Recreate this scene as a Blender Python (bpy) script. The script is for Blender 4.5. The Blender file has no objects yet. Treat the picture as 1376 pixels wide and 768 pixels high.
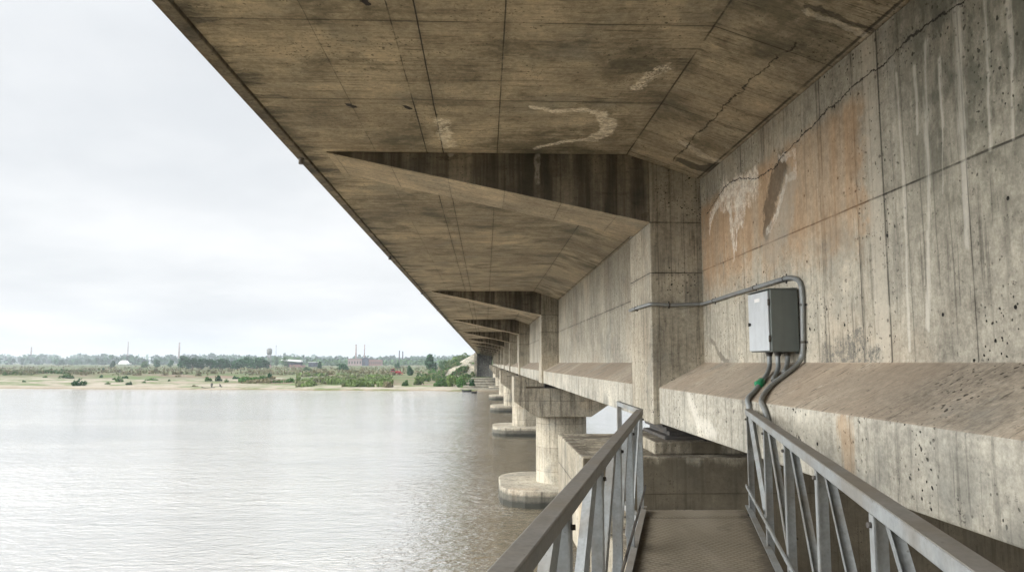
import bpy, math, random
from mathutils import Vector, Matrix
rnd = random.Random(7)
scn = bpy.context.scene
COL = scn.collection
PI = math.pi
ZEN, GLOW, EXPO = 3.1, 5.0, 0.30     # brightness of the overcast overhead, round the veiled sun; exposure

# ------------------------------------------------------------------ camera
YAW, PITCH, F = math.radians(2.051), math.radians(5.881), 1000.0
cd = bpy.data.cameras.new('camera'); cam = bpy.data.objects.new('camera', cd); COL.objects.link(cam)
cam.location = (0, 0, 0); cam.rotation_euler = (PI/2 + PITCH, 0, -YAW)
cd.sensor_width = 36; cd.lens = 36*F/1376; cd.clip_start = .05; cd.clip_end = 20000
scn.camera = cam
RM = cam.rotation_euler.to_matrix()

def ray(px, py):
    return RM @ Vector(((px-688)/F, (384-py)/F, -1))
def on_x(px, py, X):
    r = ray(px, py); return r*(X/r.x)
def on_y(px, py, Y):
    r = ray(px, py); return r*(Y/r.y)
def on_z(px, py, Z):
    r = ray(px, py); return r*(Z/r.z)

# ------------------------------------------------------------------ mesh builder
class MB:
    def __init__(s): s.v = []; s.f = []; s.m = []; s.smooth = []
    def add(s, vs, fs, mi=0, sm=False):
        o = len(s.v); s.v += [tuple(v) for v in vs]
        for f in fs: s.f.append([i+o for i in f]); s.m.append(mi); s.smooth.append(sm)
        return s
    def box(s, x0, x1, y0, y1, z0, z1, mi=0):
        vs = [(x0,y0,z0),(x1,y0,z0),(x1,y1,z0),(x0,y1,z0),(x0,y0,z1),(x1,y0,z1),(x1,y1,z1),(x0,y1,z1)]
        return s.hexa(vs, mi)
    def hexa(s, vs, mi=0):
        return s.add(vs, [(0,3,2,1),(4,5,6,7),(0,1,5,4),(1,2,6,5),(2,3,7,6),(3,0,4,7)], mi)
    def prism(s, poly, a0, a1, axis='y', mi=0, mis=None):
        n = len(poly)
        if axis == 'y': mk = lambda p, a: (p[0], a, p[1])
        elif axis == 'z': mk = lambda p, a: (p[0], p[1], a)
        else: mk = lambda p, a: (a, p[0], p[1])
        vs = [mk(p, a0) for p in poly] + [mk(p, a1) for p in poly]
        o = len(s.f)
        s.add(vs, [(i, (i+1) % n, n+(i+1) % n, n+i) for i in range(n)] + [tuple(range(n-1,-1,-1)), tuple(range(n,2*n))], mi)
        if mis:
            for i in range(n): s.m[o+i] = mis[i]
        return s
    def bar(s, p, q, w, h, up=(0,0,1), mi=0):
        p = Vector(p); q = Vector(q); d = (q-p).normalized(); u = Vector(up)
        r = d.cross(u).normalized(); u = r.cross(d).normalized()
        vs = []
        for c in (p, q):
            for (a, b) in ((-1,-1),(1,-1),(1,1),(-1,1)): vs.append(c + r*(a*w/2) + u*(b*h/2))
        return s.add(vs, [(0,1,2,3),(7,6,5,4),(0,4,5,1),(1,5,6,2),(2,6,7,3),(3,7,4,0)], mi)
    def tube(s, pts, r, n=10, mi=0, caps=True):
        pts = [Vector(p) for p in pts]; rs = r if isinstance(r, (list, tuple)) else [r]*len(pts)
        vs = []; prev = None
        for i, p in enumerate(pts):
            d = (pts[min(i+1, len(pts)-1)] - pts[max(i-1, 0)]).normalized()
            a = prev - d*prev.dot(d) if prev else d.orthogonal()
            a.normalize(); prev = a; b = d.cross(a)
            for k in range(n):
                t = 2*PI*k/n; vs.append(p + (a*math.cos(t) + b*math.sin(t))*rs[i])
        fs = [(i*n+k, i*n+(k+1) % n, (i+1)*n+(k+1) % n, (i+1)*n+k) for i in range(len(pts)-1) for k in range(n)]
        s.add(vs, fs, mi, True)
        if caps:
            o = len(s.v) - len(vs)
            s.f.append([o+k for k in range(n-1,-1,-1)]); s.m.append(mi); s.smooth.append(False)
            s.f.append([o+len(vs)-n+k for k in range(n)]); s.m.append(mi); s.smooth.append(False)
        return s
    def mesh(s, name, mats):
        me = bpy.data.meshes.new(name); me.from_pydata(s.v, [], s.f)
        for m in (mats if isinstance(mats, (list, tuple)) else [mats]): me.materials.append(m)
        me.polygons.foreach_set('material_index', s.m); me.polygons.foreach_set('use_smooth', s.smooth)
        me.update(); return me
    def build(s, name, mats, parent=None, bevel=0, seg=2):
        o = bpy.data.objects.new(name, s.mesh(name, mats)); COL.objects.link(o)
        if parent is not None: put(o, parent)
        if bevel:
            b = o.modifiers.new('bevel', 'BEVEL'); b.width = bevel; b.segments = seg; b.limit_method = 'ANGLE'; b.angle_limit = math.radians(35)
        return o

def put(o, parent):
    """parent a child whose mesh is written in world metres, keeping it where it is"""
    o.parent = parent
    off = Vector(); q = parent
    while q is not None: off += q.location; q = q.parent
    o.location = -off
def tag(o, label=None, cat=None, group=None, kind=None):
    if label: o['label'] = label
    if cat: o['category'] = cat
    if group: o['group'] = group
    if kind: o['kind'] = kind
    return o
def thing(name, loc, label, cat, group=None):
    o = bpy.data.objects.new(name, None); o.empty_display_size = .2; COL.objects.link(o); o.location = loc
    return tag(o, label, cat, group)
def smoothpath(pts, n=6):
    """Catmull-Rom through the points"""
    P = [Vector(p) for p in pts]; P = [P[0]*2-P[1]] + P + [P[-1]*2-P[-2]]; out = []
    for i in range(1, len(P)-2):
        a, b, c, d = P[i-1:i+3]
        for k in range(n):
            t = k/n
            out.append(.5*((2*b) + (c-a)*t + (2*a-5*b+4*c-d)*t*t + (3*b-a-3*c+d)*t**3))
    out.append(P[-2]); return out

# ------------------------------------------------------------------ node shorthand
class NT:
    def __init__(s, name):
        s.mat = bpy.data.materials.new(name); s.mat.use_nodes = True
        s.t = s.mat.node_tree; s.t.nodes.clear()
        s.out = s.n('ShaderNodeOutputMaterial'); s.b = s.n('ShaderNodeBsdfPrincipled')
        s.t.links.new(s.b.outputs[0], s.out.inputs[0])
        s.P = s.n('ShaderNodeNewGeometry').outputs['Position']
        x = s.n('ShaderNodeSeparateXYZ'); s.t.links.new(s.P, x.inputs[0]); s.x, s.y, s.z = x.outputs
    def n(s, k): return s.t.nodes.new(k)
    def set(s, sock, v):
        if isinstance(v, bpy.types.NodeSocket): s.t.links.new(v, sock)
        elif isinstance(v, (tuple, list)) and len(v) == 3 and sock.type == 'RGBA': sock.default_value = (*v, 1)
        else: sock.default_value = v
    def m(s, op, a, b=0.0, c=0.0):
        k = s.n('ShaderNodeMath'); k.operation = op
        s.set(k.inputs[0], a); s.set(k.inputs[1], b); s.set(k.inputs[2], c); return k.outputs[0]
    def add(s, a, b): return s.m('ADD', a, b)
    def mul(s, a, b): return s.m('MULTIPLY', a, b)
    def sub(s, a, b): return s.m('SUBTRACT', a, b)
    def inv(s, a): return s.m('SUBTRACT', 1.0, a)
    def mx(s, *a):
        r = a[0]
        for q in a[1:]: r = s.m('MAXIMUM', r, q)
        return r
    def ss(s, v, lo, hi):      # smoothstep, 0 at lo and 1 at hi (lo may exceed hi)
        k = s.n('ShaderNodeMapRange'); k.interpolation_type = 'SMOOTHSTEP'
        s.set(k.inputs[0], v); s.set(k.inputs[1], lo); s.set(k.inputs[2], hi)
        if not isinstance(lo, bpy.types.NodeSocket) and lo > hi:
            s.set(k.inputs[1], hi); s.set(k.inputs[2], lo); k.inputs[3].default_value = 1; k.inputs[4].default_value = 0
        return k.outputs[0]
    def scale(s, v, sx, sy, sz, off=(0,0,0)):
        k = s.n('ShaderNodeMapping'); s.set(k.inputs[0], v); k.inputs[1].default_value = off; k.inputs[3].default_value = (sx, sy, sz); return k.outputs[0]
    def noise(s, v, sc, det=4, rough=.55, dist=0):
        k = s.n('ShaderNodeTexNoise'); s.set(k.inputs['Vector'], v); k.inputs['Scale'].default_value = sc
        k.inputs['Detail'].default_value = det; k.inputs['Roughness'].default_value = rough; k.inputs['Distortion'].default_value = dist
        return k.outputs[0]
    def vor(s, v, sc, feat='F1'):
        k = s.n('ShaderNodeTexVoronoi'); k.feature = feat; s.set(k.inputs['Vector'], v); k.inputs['Scale'].default_value = sc; return k.outputs['Distance']
    def white(s, a, b):
        c = s.n('ShaderNodeCombineXYZ'); s.set(c.inputs[0], a); s.set(c.inputs[1], b)
        k = s.n('ShaderNodeTexWhiteNoise'); s.t.links.new(c.outputs[0], k.inputs['Vector']); return k.outputs['Value']
    def mix(s, f, a, b, mode='MIX'):
        k = s.n('ShaderNodeMix'); k.data_type = 'RGBA'; k.blend_type = mode
        s.set(k.inputs[0], f); s.set(k.inputs[6], a); s.set(k.inputs[7], b); return k.outputs[2]
    def shade(s, col, v):      # multiply a colour by a value
        k = s.n('ShaderNodeVectorMath'); k.operation = 'SCALE'; s.set(k.inputs[0], col); s.set(k.inputs['Scale'], v); return k.outputs[0]
    def periodic(s, c, period, off=0.0):   # distance in metres to the nearest multiple
        a = s.m('FRACT', s.add(s.m('DIVIDE', s.sub(c, off), period), .5))
        return s.mul(s.m('ABSOLUTE', s.sub(a, .5)), period)
    def line(s, c, at, w): # single line mask at c = at
        return s.ss(s.m('ABSOLUTE', s.sub(c, at)), w, w*.35)
    def vec(s, op, a, b):
        k = s.n('ShaderNodeVectorMath'); k.operation = op; s.set(k.inputs[0], a); s.set(k.inputs[1], b)
        return k.outputs['Value'] if op in ('DOT_PRODUCT', 'LENGTH', 'DISTANCE') else k.outputs[0]
    def seg(s, p, a, b):   # distance to a segment
        a = Vector(a); b = Vector(b); d = b-a
        ap = s.vec('SUBTRACT', p, tuple(a))
        h = s.m('DIVIDE', s.vec('DOT_PRODUCT', ap, tuple(d)), max(d.length_squared, 1e-6)); 
        k = s.n('ShaderNodeClamp'); s.set(k.inputs[0], h)
        q = s.shade(s.add3(d), k.outputs[0])
        return s.vec('DISTANCE', ap, q)
    def add3(s, d):
        c = s.n('ShaderNodeCombineXYZ')
        for i in range(3): c.inputs[i].default_value = d[i]
        return c.outputs[0]
    def stroke(s, p, pts, r):    # max over segments of 1 - dist/r ; r constant or per segment
        out = None
        for i in range(len(pts)-1):
            rr = r[i] if isinstance(r, (list, tuple)) else r
            v = s.sub(1.0, s.m('DIVIDE', s.seg(p, pts[i], pts[i+1]), rr))
            out = v if out is None else s.mx(out, v)
        return out
    def warp(s, p, amp, sc, det=5, ax=(1,1,1)):
        k = s.n('ShaderNodeTexNoise'); s.set(k.inputs['Vector'], p); k.inputs['Scale'].default_value = sc; k.inputs['Detail'].default_value = det; k.inputs['Roughness'].default_value = .65
        d = s.vec('SUBTRACT', k.outputs['Color'], (.5,.5,.5)); d = s.vec('MULTIPLY', d, tuple(amp*a*2 for a in ax))
        return s.vec('ADD', p, d)
    def finish(s, col, rough=.85, bump=None, bstr=.5, bdist=.02, spec=.3, metal=0.0):
        s.set(s.b.inputs['Base Color'], col); s.set(s.b.inputs['Roughness'], rough)
        s.set(s.b.inputs['Specular IOR Level'], spec); s.set(s.b.inputs['Metallic'], metal)
        if bump is not None:
            k = s.n('ShaderNodeBump'); k.inputs['Strength'].default_value = bstr; k.inputs['Distance'].default_value = bdist
            s.set(k.inputs['Height'], bump); s.t.links.new(k.outputs[0], s.b.inputs['Normal'])
        return s.mat

# ------------------------------------------------------------------ concrete
# cross section of the bridge, metres from the eye
FX, WX, HX, EX = 2.72, 3.45, 2.27, -3.06          # fascia, web, haunch start, deck edge
CHT, CHB, GB, WT, SZ = 0.0, -.39, -.94, 2.94, 3.34   # chamfer top/bottom, girder bottom, web top, soffit
MX = 3.84                                          # centre line of the bridge
PX = 2.62                                          # pilaster face
BAY, Y0 = 23.2, 11.65
NB = 12
YEND = Y0 + BAY*(NB-1) + 6
YBEG = -14.0

def concrete(name, base=(.33,.30,.25), kind='wall', var=1.0, streak=.5, ochre=.3, pits=1.0, cloud=1.0, dash=1.0, lines=(), panels=None, extra=None, rough=.88, ties=None):
    s = NT(name); P = s.P
    wob = s.mul(s.sub(s.noise(P, 1.7, 3), .5), .05)
    n1 = s.noise(P, .33, 7, .62); n2 = s.noise(P, 1.9, 8, .65); n3 = s.noise(P, 17, 5, .6)
    if kind == 'wall':   sv = s.scale(P, 3.2, 3.2, .22)
    elif kind == 'soffit': sv = s.scale(P, .35, 4.5, 2)
    else: sv = s.scale(P, 3.0, 3.0, .18)
    st = s.noise(sv, 1.0, 6, .6); st2 = s.noise(s.scale(sv, 3.1, 3.1, 3.1, (7,3,1)), 1.0, 4, .55)
    n4 = s.noise(s.scale(P,1,1,1,(9,2,6)), 55, 3, .6)
    v = s.add(s.add(s.mul(s.sub(n1,.5), 1.8*var), s.mul(s.sub(n2,.5), 2.0*var*cloud)), s.add(s.mul(s.sub(n3,.5), .8), s.mul(s.sub(n4,.5), .5)))
    if panels:           # formwork boards, each cast a little lighter or darker
        (ca, pa, oa), (cb, pb, ob), amt = panels
        ca = {'x':s.x,'y':s.y,'z':s.z}[ca]; cb = {'x':s.x,'y':s.y,'z':s.z}[cb]
        ia = s.m('FLOOR', s.m('DIVIDE', s.sub(s.add(ca, s.mul(wob,.3)), oa), pa)); ib = s.m('FLOOR', s.m('DIVIDE', s.sub(cb, ob), pb))
        v = s.add(v, s.mul(s.sub(s.white(ia, ib), .5), amt))
    col = s.shade(s.mix(.0, base, base), s.mx(s.add(1.0, v), .22))
    # warm and grey areas
    wm = s.ss(s.noise(s.scale(P, 1,1,1,(11,5,3)), .55, 5, .6), .50, .72)
    col = s.mix(s.mul(wm, ochre), col, s.shade(s.mix(0, (.44,.31,.18), base), s.add(.85, s.mul(n2,.4))))
    gm = s.ss(s.noise(s.scale(P, 1,1,1,(31,15,9)), .8, 6, .62), .52, .70)
    col = s.mix(s.mul(gm, .5), col, s.shade(s.mix(0, (.27,.275,.25), base), s.add(.55, s.mul(n2,.8))))
    # dirt streaks and pale lime runs
    st3 = s.noise(s.scale(sv, 7, 7, 3.5, (2,9,4)), 1.0, 5, .6)
    msk = s.ss(s.noise(s.scale(P,1,1,1,(17,6,2)), .9, 5, .6), .36, .58)
    col = s.mix(s.mul(s.mul(s.ss(st3, .58, .63), msk), .65*streak+.15), col, s.shade(col, .36)); col = s.mix(s.mul(s.ss(st3, .44, .34), .35*streak), col, s.shade(col, 1.4))
    dk = s.mul(s.ss(st, .52, .70), streak*(.35+.65*cloud))
    col = s.mix(dk, col, s.shade(col, .42))
    dk2 = s.mul(s.ss(st2, .55, .70), streak*.8); col = s.mix(dk2, col, s.shade(col, .5))
    lt = s.mul(s.ss(st, .44, .28), streak*.55); col = s.mix(lt, col, s.mix(.5, col, (.62,.60,.54)))
    # blotchy grime with hard edges
    gr = s.ss(s.noise(s.scale(P,1,1,1,(3,41,17)), 2.4, 10, .75), .56, .68); col = s.mix(s.mul(gr,.6*cloud), col, s.shade(col,.42))
    fl = s.ss(s.noise(s.scale(P,1,1,1,(23,4,7)), 9, 8, .8), .605, .64); col = s.mix(s.mul(fl,.75), col, s.shade(col,.30))
    fl2 = s.ss(s.noise(s.scale(P,2.6,1,1,(3,4,27)), 5, 9, .82), .625, .655); col = s.mix(s.mul(fl2,.7), col, s.shade(col,.28))
    pl = s.ss(s.noise(s.scale(P,1,1,1,(13,24,37)), 4.5, 9, .75), .58, .70); col = s.mix(s.mul(pl,.35), col, (.47,.445,.38))
    h = s.add(s.mul(n3, .35), s.mul(n2, .5))
    if kind == 'soffit':
        ds = s.noise(s.scale(P, 1.7, 24, 6), 1.0, 7, .66); dm = s.ss(s.noise(s.scale(P,1,1,1,(2,8,5)), .55, 5, .65), .40, .60)
        col = s.mix(s.mul(s.mul(s.ss(ds, .585, .625), dm), .75*dash), col, s.shade(col, .30))
        col = s.mix(s.mul(s.ss(ds, .42, .34), .25*dash), col, s.shade(col, 1.45))
    # form joints
    for (c, period, off, w, amt) in lines:
        cc = s.add({'x':s.x,'y':s.y,'z':s.z}[c], s.mul(wob, .25))
        d = s.periodic(cc, period, off) if period else s.m('ABSOLUTE', s.sub(cc, off))
        broken = s.ss(s.noise(s.scale(P,1,1,1,(off*3+1,5,period)), 1.3, 5, .7), .30, .55)
        k = s.mul(s.ss(d, w, w*.3), s.mul(broken, amt))
        halo = s.mul(s.ss(d, w*9, 0.0), s.mul(broken, amt*.35))
        col = s.mix(halo, col, s.shade(col, .6)); col = s.mix(k, col, (.035,.03,.024)); h = s.sub(h, s.mul(k, .7))
    if ties:
        ca = {'x':s.x,'y':s.y,'z':s.z}[ties[0]]
        da = s.periodic(ca, ties[1], ties[2]); db = s.periodic(s.z, ties[3], ties[4])
        dd = s.m('SQRT', s.add(s.mul(da,da), s.mul(db,db)))
        on = s.m('GREATER_THAN', s.white(s.m('FLOOR', s.add(s.m('DIVIDE', s.sub(ca, ties[2]), ties[1]), .5)), s.m('FLOOR', s.add(s.m('DIVIDE', s.sub(s.z, ties[4]), ties[3]), .5))), .45)
        k = s.mul(s.ss(dd, .017, .012), on); ring = s.mul(s.ss(dd, .06, .02), s.mul(on, .35))
        col = s.mix(ring, col, s.shade(col, .7)); col = s.mix(k, col, (.025,.022,.018)); h = s.sub(h, k)
    # blow holes
    if pits:
        pm = s.ss(s.noise(P, .95, 6, .7), .47, .60)
        warp = s.vec('ADD', P, s.shade(s.add3((1,1,1)), s.mul(s.noise(P, 9, 2), .05)))
        for sc, rr in ((2.7, .070), (5.2, .105), (10, .16), (19, .20)):
            d = s.vor(warp, sc); k = s.mul(s.ss(d, rr, rr*.6), s.mul(pm, pits))
            col = s.mix(k, col, (.03,.027,.022)); h = s.sub(h, s.mul(k, .8))
    if extra: col, h = extra(s, col, h, dict(n1=n1, n2=n2, n3=n3, st=st, st2=st2, wob=wob))
    gm_ = s.n('ShaderNodeGamma'); s.set(gm_.inputs[0], col); gm_.inputs[1].default_value = 1.38; hs_ = s.n('ShaderNodeHueSaturation'); hs_.inputs['Saturation'].default_value = .72 if kind == 'soffit' else .80; s.set(hs_.inputs['Color'], gm_.outputs[0]); col = s.shade(hs_.outputs[0], 1.46)
    return s.finish(col, rough, h, .75, .022, .25)

W = lambda px, py: on_x(px, py, WX)
S = lambda px, py: on_z(px, py, SZ)
def H(px, py):     # haunch plane through (HX,SZ) and (WX,WT)
    r = ray(px, py); nx, nz = (SZ-WT), (WX-HX); k = (HX*nx + SZ*nz)/(r.x*nx + r.z*nz); return r*k
Z4 = lambda x, y: W(900+x/3.49, 180+y/3.49)

def lime(s, P, pts, r, n, soft=1.5, ctr=.16):
    br_ = s.ss(s.noise(s.scale(P,1,1,1,(7,7,1)), 7.5, 8, .74), .36, .56)
    return s.mul(s.ss(s.add(s.stroke(P, pts, r), s.mul(s.sub(n, .5), soft)), ctr, ctr+.35), s.add(.2, s.mul(.8, br_)))

def wall_extra(s, col, h, q):
    P, n2, n3 = s.P, q['n2'], q['n3']
    jag = s.noise(P, 5, 7, .7)
    jag2 = s.noise(P, 22, 5, .7)
    P0 = P; P = s.warp(s.warp(P, .10, 2.6, 5, (0,1,1)), .05, 14, 5, (0,1,1))
    near = s.mul(s.ss(s.y, 11.66, 11.60), s.ss(s.x, 3.40, 3.44))
    # rust-coloured areas of the nearest bay, above the lift joint
    oc = s.mul(s.mul(s.ss(s.add(s.y, s.mul(jag, .8)), 6.75, 7.15), near), s.mul(s.ss(s.add(s.z, s.mul(jag, 1.0)), 1.25, 2.0), s.ss(s.add(s.z, s.mul(jag,.3)), 2.75, 2.5)))
    oc = s.mul(oc, s.ss(s.noise(s.scale(P, 1, 1.6, .55), 1.1, 6, .65), .27, .47))
    oc = s.mul(oc, s.add(.6, s.mul(.4, s.ss(q['st'], .35, .6))))
    col = s.mix(s.mul(oc, .68), col, s.shade(s.mix(0, (.46,.29,.135), (0,0,0)), s.add(.45, s.add(s.mul(n2, .7), s.mul(n3,.4)))))
    # dark grey-green part nearer than the pale strip, stronger upwards
    gy = s.mul(s.mul(s.ss(s.add(s.y, s.mul(s.sub(jag,.5), 1.6)), 6.35, 5.3), near), s.ss(s.add(s.z, s.mul(s.sub(jag,.5), 2.4)), .6, 2.0))
    gy = s.mul(gy, s.add(.35, s.mul(.65, s.ss(s.noise(s.scale(P0, 1, 1.5, .8), 2.2, 9, .74), .38, .56))))
    col = s.mix(s.mul(gy, .85), col, s.shade(s.mix(0, (.15,.15,.118), (0,0,0)), s.add(.45, s.mul(n2, 1.1))))
    # pale vertical strip
    sp = s.mul(s.mul(s.ss(s.y, 6.22, 6.26), s.ss(s.y, 6.50, 6.44)), near)
    col = s.mix(s.mul(sp, s.mul(jag, .9)), col, (.52,.48,.40))
    # dark wet patch and lime bloom under the crack
    dk = s.ss(s.add(s.stroke(P, [Z4(520,140), Z4(490,260), Z4(465,370), Z4(450,450)], [.24,.26,.18]), s.mul(s.sub(jag,.5), 1.9)), .22, .52)
    col = s.mix(s.mul(dk,.72), col, s.shade(s.mix(0,(.15,.115,.075),(0,0,0)), s.add(.45, s.add(n2, s.mul(s.sub(n3,.5),.8)))))
    wl = lime(s, P, [Z4(185,455), Z4(192,385), Z4(222,325), Z4(268,265), Z4(330,235), Z4(400,220)], [.07,.10,.13,.18,.18], jag)
    wl = s.mx(wl, lime(s, P, [Z4(268,270), Z4(282,360), Z4(296,480), Z4(302,590)], [.13,.11,.06], jag))
    wl = s.mx(wl, lime(s, P, [Z4(330,260), Z4(330,380), Z4(314,420), Z4(312,540)], [.28,.16,.055], jag))
    wl = s.mx(wl, lime(s, P, [Z4(460,450), Z4(500,380), Z4(530,280), Z4(545,215)], .065, jag))
    wl = s.mx(wl, s.mul(lime(s, P, [Z4(510,110), Z4(585,85), Z4(585,190), Z4(560,215)], .07, jag), .8))
    wl = s.mul(wl, s.add(.4, s.mul(.6, s.ss(jag2, .38, .54))))
    col = s.mix(s.mul(wl, .85), col, s.shade(s.mix(0,(.84,.80,.72),(0,0,0)), s.add(.6, s.mul(n3,.5))))
    bl_ = s.ss(s.add(s.stroke(P, [Z4(255,290), Z4(330,290), Z4(395,255)], [.42,.36]), s.mul(s.sub(jag,.5), 1.7)), .34, .62)
    bl_ = s.mul(bl_, s.add(.25, s.mul(.75, s.ss(s.noise(P0, 13, 7, .75), .44, .58))))
    col = s.mix(s.mul(bl_, .62), col, s.shade(s.mix(0,(.80,.76,.68),(0,0,0)), s.add(.6, s.mul(n3,.7))))
    fz = s.mul(s.ss(s.add(s.stroke(P, [Z4(560,260), Z4(530,420), Z4(470,520)], .35), s.mul(s.sub(jag,.5), 1.2)), .1, .6), .45)
    col = s.mix(fz, col, (.42,.40,.35))
    # lime runs down the grey-green part
    PD = s.warp(P0, .05, 1.3, 5, (0,1,0)); dn = s.noise(s.scale(P0, 14, 14, 1.2), 1, 6, .65)
    for (x0, y0, x1, y1, r) in ((1243,60,1248,440,.022), (1283,10,1300,330,.028), (1322,0,1330,200,.016), (1352,0,1362,185,.016), (1228,90,1232,180,.012), (1262,80,1266,260,.012), (1205,100,1222,470,.015)):
        k = s.ss(s.add(s.stroke(PD, [W(x0,y0), W((x0+x1)/2+2,(y0+y1)/2), W(x1,y1)], [r*2.6, r*1.6]), s.mul(s.sub(dn,.5), 3.0)), .0, 1.0)
        col = s.mix(s.mul(k, .55), col, (.60,.575,.51))
    # the wandering crack along the upper lift joint
    PK = s.warp(s.warp(P0, .09, 3.0, 6, (0,1,1)), .03, 20, 4, (0,1,1))
    path = [W(*q_) for q_ in ((1296,-2),(1240,38),(1200,73),(1165,103),(1140,121),(1122,140),(1105,154),(1090,173),(1070,189),(1055,205),(1040,226),(1025,236),(1005,240),(985,243),(974,251),(962,268),(950,287))]
    sd_ = s.stroke(PK, path, .12)
    ck = s.mul(s.ss(s.add(sd_, s.mul(s.sub(s.noise(P0, 6, 4), .5), .10)), .925, .965), s.ss(s.noise(P0, 2.5, 4), .18, .34))
    crumb = s.mul(s.ss(sd_, .2, .75), s.ss(s.noise(P0, 19, 7, .8), .56, .62))
    crumb = s.mul(crumb, s.ss(s.noise(s.scale(P0,1,1,1,(4,4,4)), 1.2, 4), .38, .56))
    col = s.mix(s.mul(crumb, .85), col, (.05,.042,.033)); col = s.mix(s.mul(ck, .85), col, (.04,.034,.027)); h = s.sub(h, ck)
    # smear above the chamfer
    sm = s.ss(s.add(s.stroke(P, [W(1112,482), W(1148,466), W(1176,482)], .22), s.mul(s.sub(jag,.5), 2.4)), .25, .55)
    sm = s.mul(sm, s.ss(s.noise(P0, 17, 7, .78), .40, .58))
    col = s.mix(s.mul(sm, .8), col, s.shade(s.mix(0,(.16,.16,.145),(0,0,0)), s.add(.5, n3)))
    arc = s.ss(s.add(s.stroke(P, [W(955,455), W(968,478), W(978,487)], .05), s.mul(s.sub(jag,.5), .8)), .2, .4)
    col = s.mix(s.mul(arc, .5), col, (.14,.12,.09))
    return col, h

def soffit_extra(s, col, h, q):
    P, n2, n3 = s.P, q['n2'], q['n3']
    jag = s.noise(P, 4, 7, .7); jag2 = s.noise(P, 30, 4, .7)
    P0 = P; P = s.warp(s.warp(P, .16, 2.2, 5, (1,1,0)), .06, 12, 5, (1,1,0))
    # algae along the free edge
    al = s.mul(s.ss(s.add(s.x, s.mul(s.sub(s.noise(s.scale(P,.5,2.2,1), .9, 8, .72), .5), 4.2)), -2.5, -3.3), .85)
    col = s.mix(al, col, s.shade(s.mix(0,(.075,.07,.05),(0,0,0)), s.add(.5, n2)))
    bl = s.ss(s.noise(s.scale(P, 1,1,1,(5,9,0)), .8, 9, .70), .49, .66)
    col = s.mix(s.mul(bl, .6), col, s.shade(s.mix(0,(.095,.09,.06),(0,0,0)), s.add(.5, n2)))
    wl = lime(s, P, [S(592,162), S(598,180), S(605,196)], .17, jag)
    wl = s.mul(wl, s.ss(s.noise(s.scale(P, 14, 5, 1), 1, 5, .7), .36, .48))
    wl = s.mx(wl, lime(s, P, [S(716,144), S(745,150), S(780,149), S(806,152), S(817,160), S(812,178), S(790,188), S(755,191), S(722,199)], [.08,.09,.09,.12,.17,.15,.09,.08], jag))
    wl = s.mx(wl, s.mul(lime(s, P, [S(855,118), S(872,104), S(898,90)], .13, jag), s.ss(jag2,.40,.55)))
    wl = s.mx(wl, s.mul(lime(s, P, [H(918,192), H(940,207), H(965,216)], .10, jag), .6))
    wl = s.mx(wl, s.mul(lime(s, P, [H(1088,14), H(1125,30), H(1168,47)], .06, jag), .5))
    wl = s.mul(wl, s.add(.45, s.mul(.55, s.ss(jag2, .36, .52))))
    col = s.mix(s.mul(wl, .9), col, s.shade(s.mix(0,(.84,.80,.72),(0,0,0)), s.add(.6, s.mul(n3,.6))))
    dk = s.ss(s.add(s.stroke(P, [H(920,218), H(945,226), H(968,222)], .2), s.mul(s.sub(jag,.5),.9)), .2, .5)
    col = s.mix(s.mul(dk,.7), col, (.06,.055,.042))
    sp = s.ss(s.add(s.stroke(P, [H(1092,8), H(1130,22), H(1172,38)], .06), s.mul(s.sub(jag,.5),1.3)), .3, .6)
    col = s.mix(s.mul(sp,.6), col, (.07,.06,.045)); h = s.sub(h, s.mul(sp, 1.5))
    # crack across the haunch
    wp = s.warp(s.warp(P0, .13, 2.2, 5, (1,1,-.28)), .04, 14, 5, (1,1,-.28))
    cr = s.ss(s.stroke(wp, [H(1072,58), H(1045,80), H(1012,104), H(986,130), H(950,168), H(905,216)], .019), .2, .8)
    col = s.mix(s.mul(cr,.8), col, (.035,.03,.023)); h = s.sub(h, cr)
    for (x0,y0,x1,y1) in ((470,140,478,143),(545,143,551,146),(484,-4,490,2)):
        k = s.ss(s.add(s.stroke(P, [S(x0,y0), S(x1,y1)], .08), s.mul(s.sub(jag,.5),.8)), .35, .5); col = s.mix(k, col, (.04,.03,.02))
    return col, h

def rib_extra(s, col, h, q):
    P = s.P; jag = s.noise(P, 4, 7, .7)
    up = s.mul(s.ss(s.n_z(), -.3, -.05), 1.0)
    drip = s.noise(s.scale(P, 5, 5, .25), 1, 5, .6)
    col = s.mix(s.mul(up, s.add(.45, s.mul(.45, s.ss(drip, .30, .62)))), col, s.shade(s.mix(0,(.075,.066,.045),(0,0,0)), s.add(.5, q['n2'])))  # upright faces darkened: shade put into the colour along with drip stains
    wl = lime(s, P, [on_y(722,205,Y0), on_y(722,245,Y0)], .07, jag)
    wl = s.mx(wl, lime(s, P, [on_y(607,195,Y0), on_y(606,206,Y0)], .09, jag))
    col = s.mix(s.mul(wl,.6), col, (.5,.47,.41))
    return col, h
def n_z(s):
    g = s.n('ShaderNodeNewGeometry'); x = s.n('ShaderNodeSeparateXYZ'); s.t.links.new(g.outputs['Normal'], x.inputs[0]); return x.outputs[2]
NT.n_z = n_z

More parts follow.
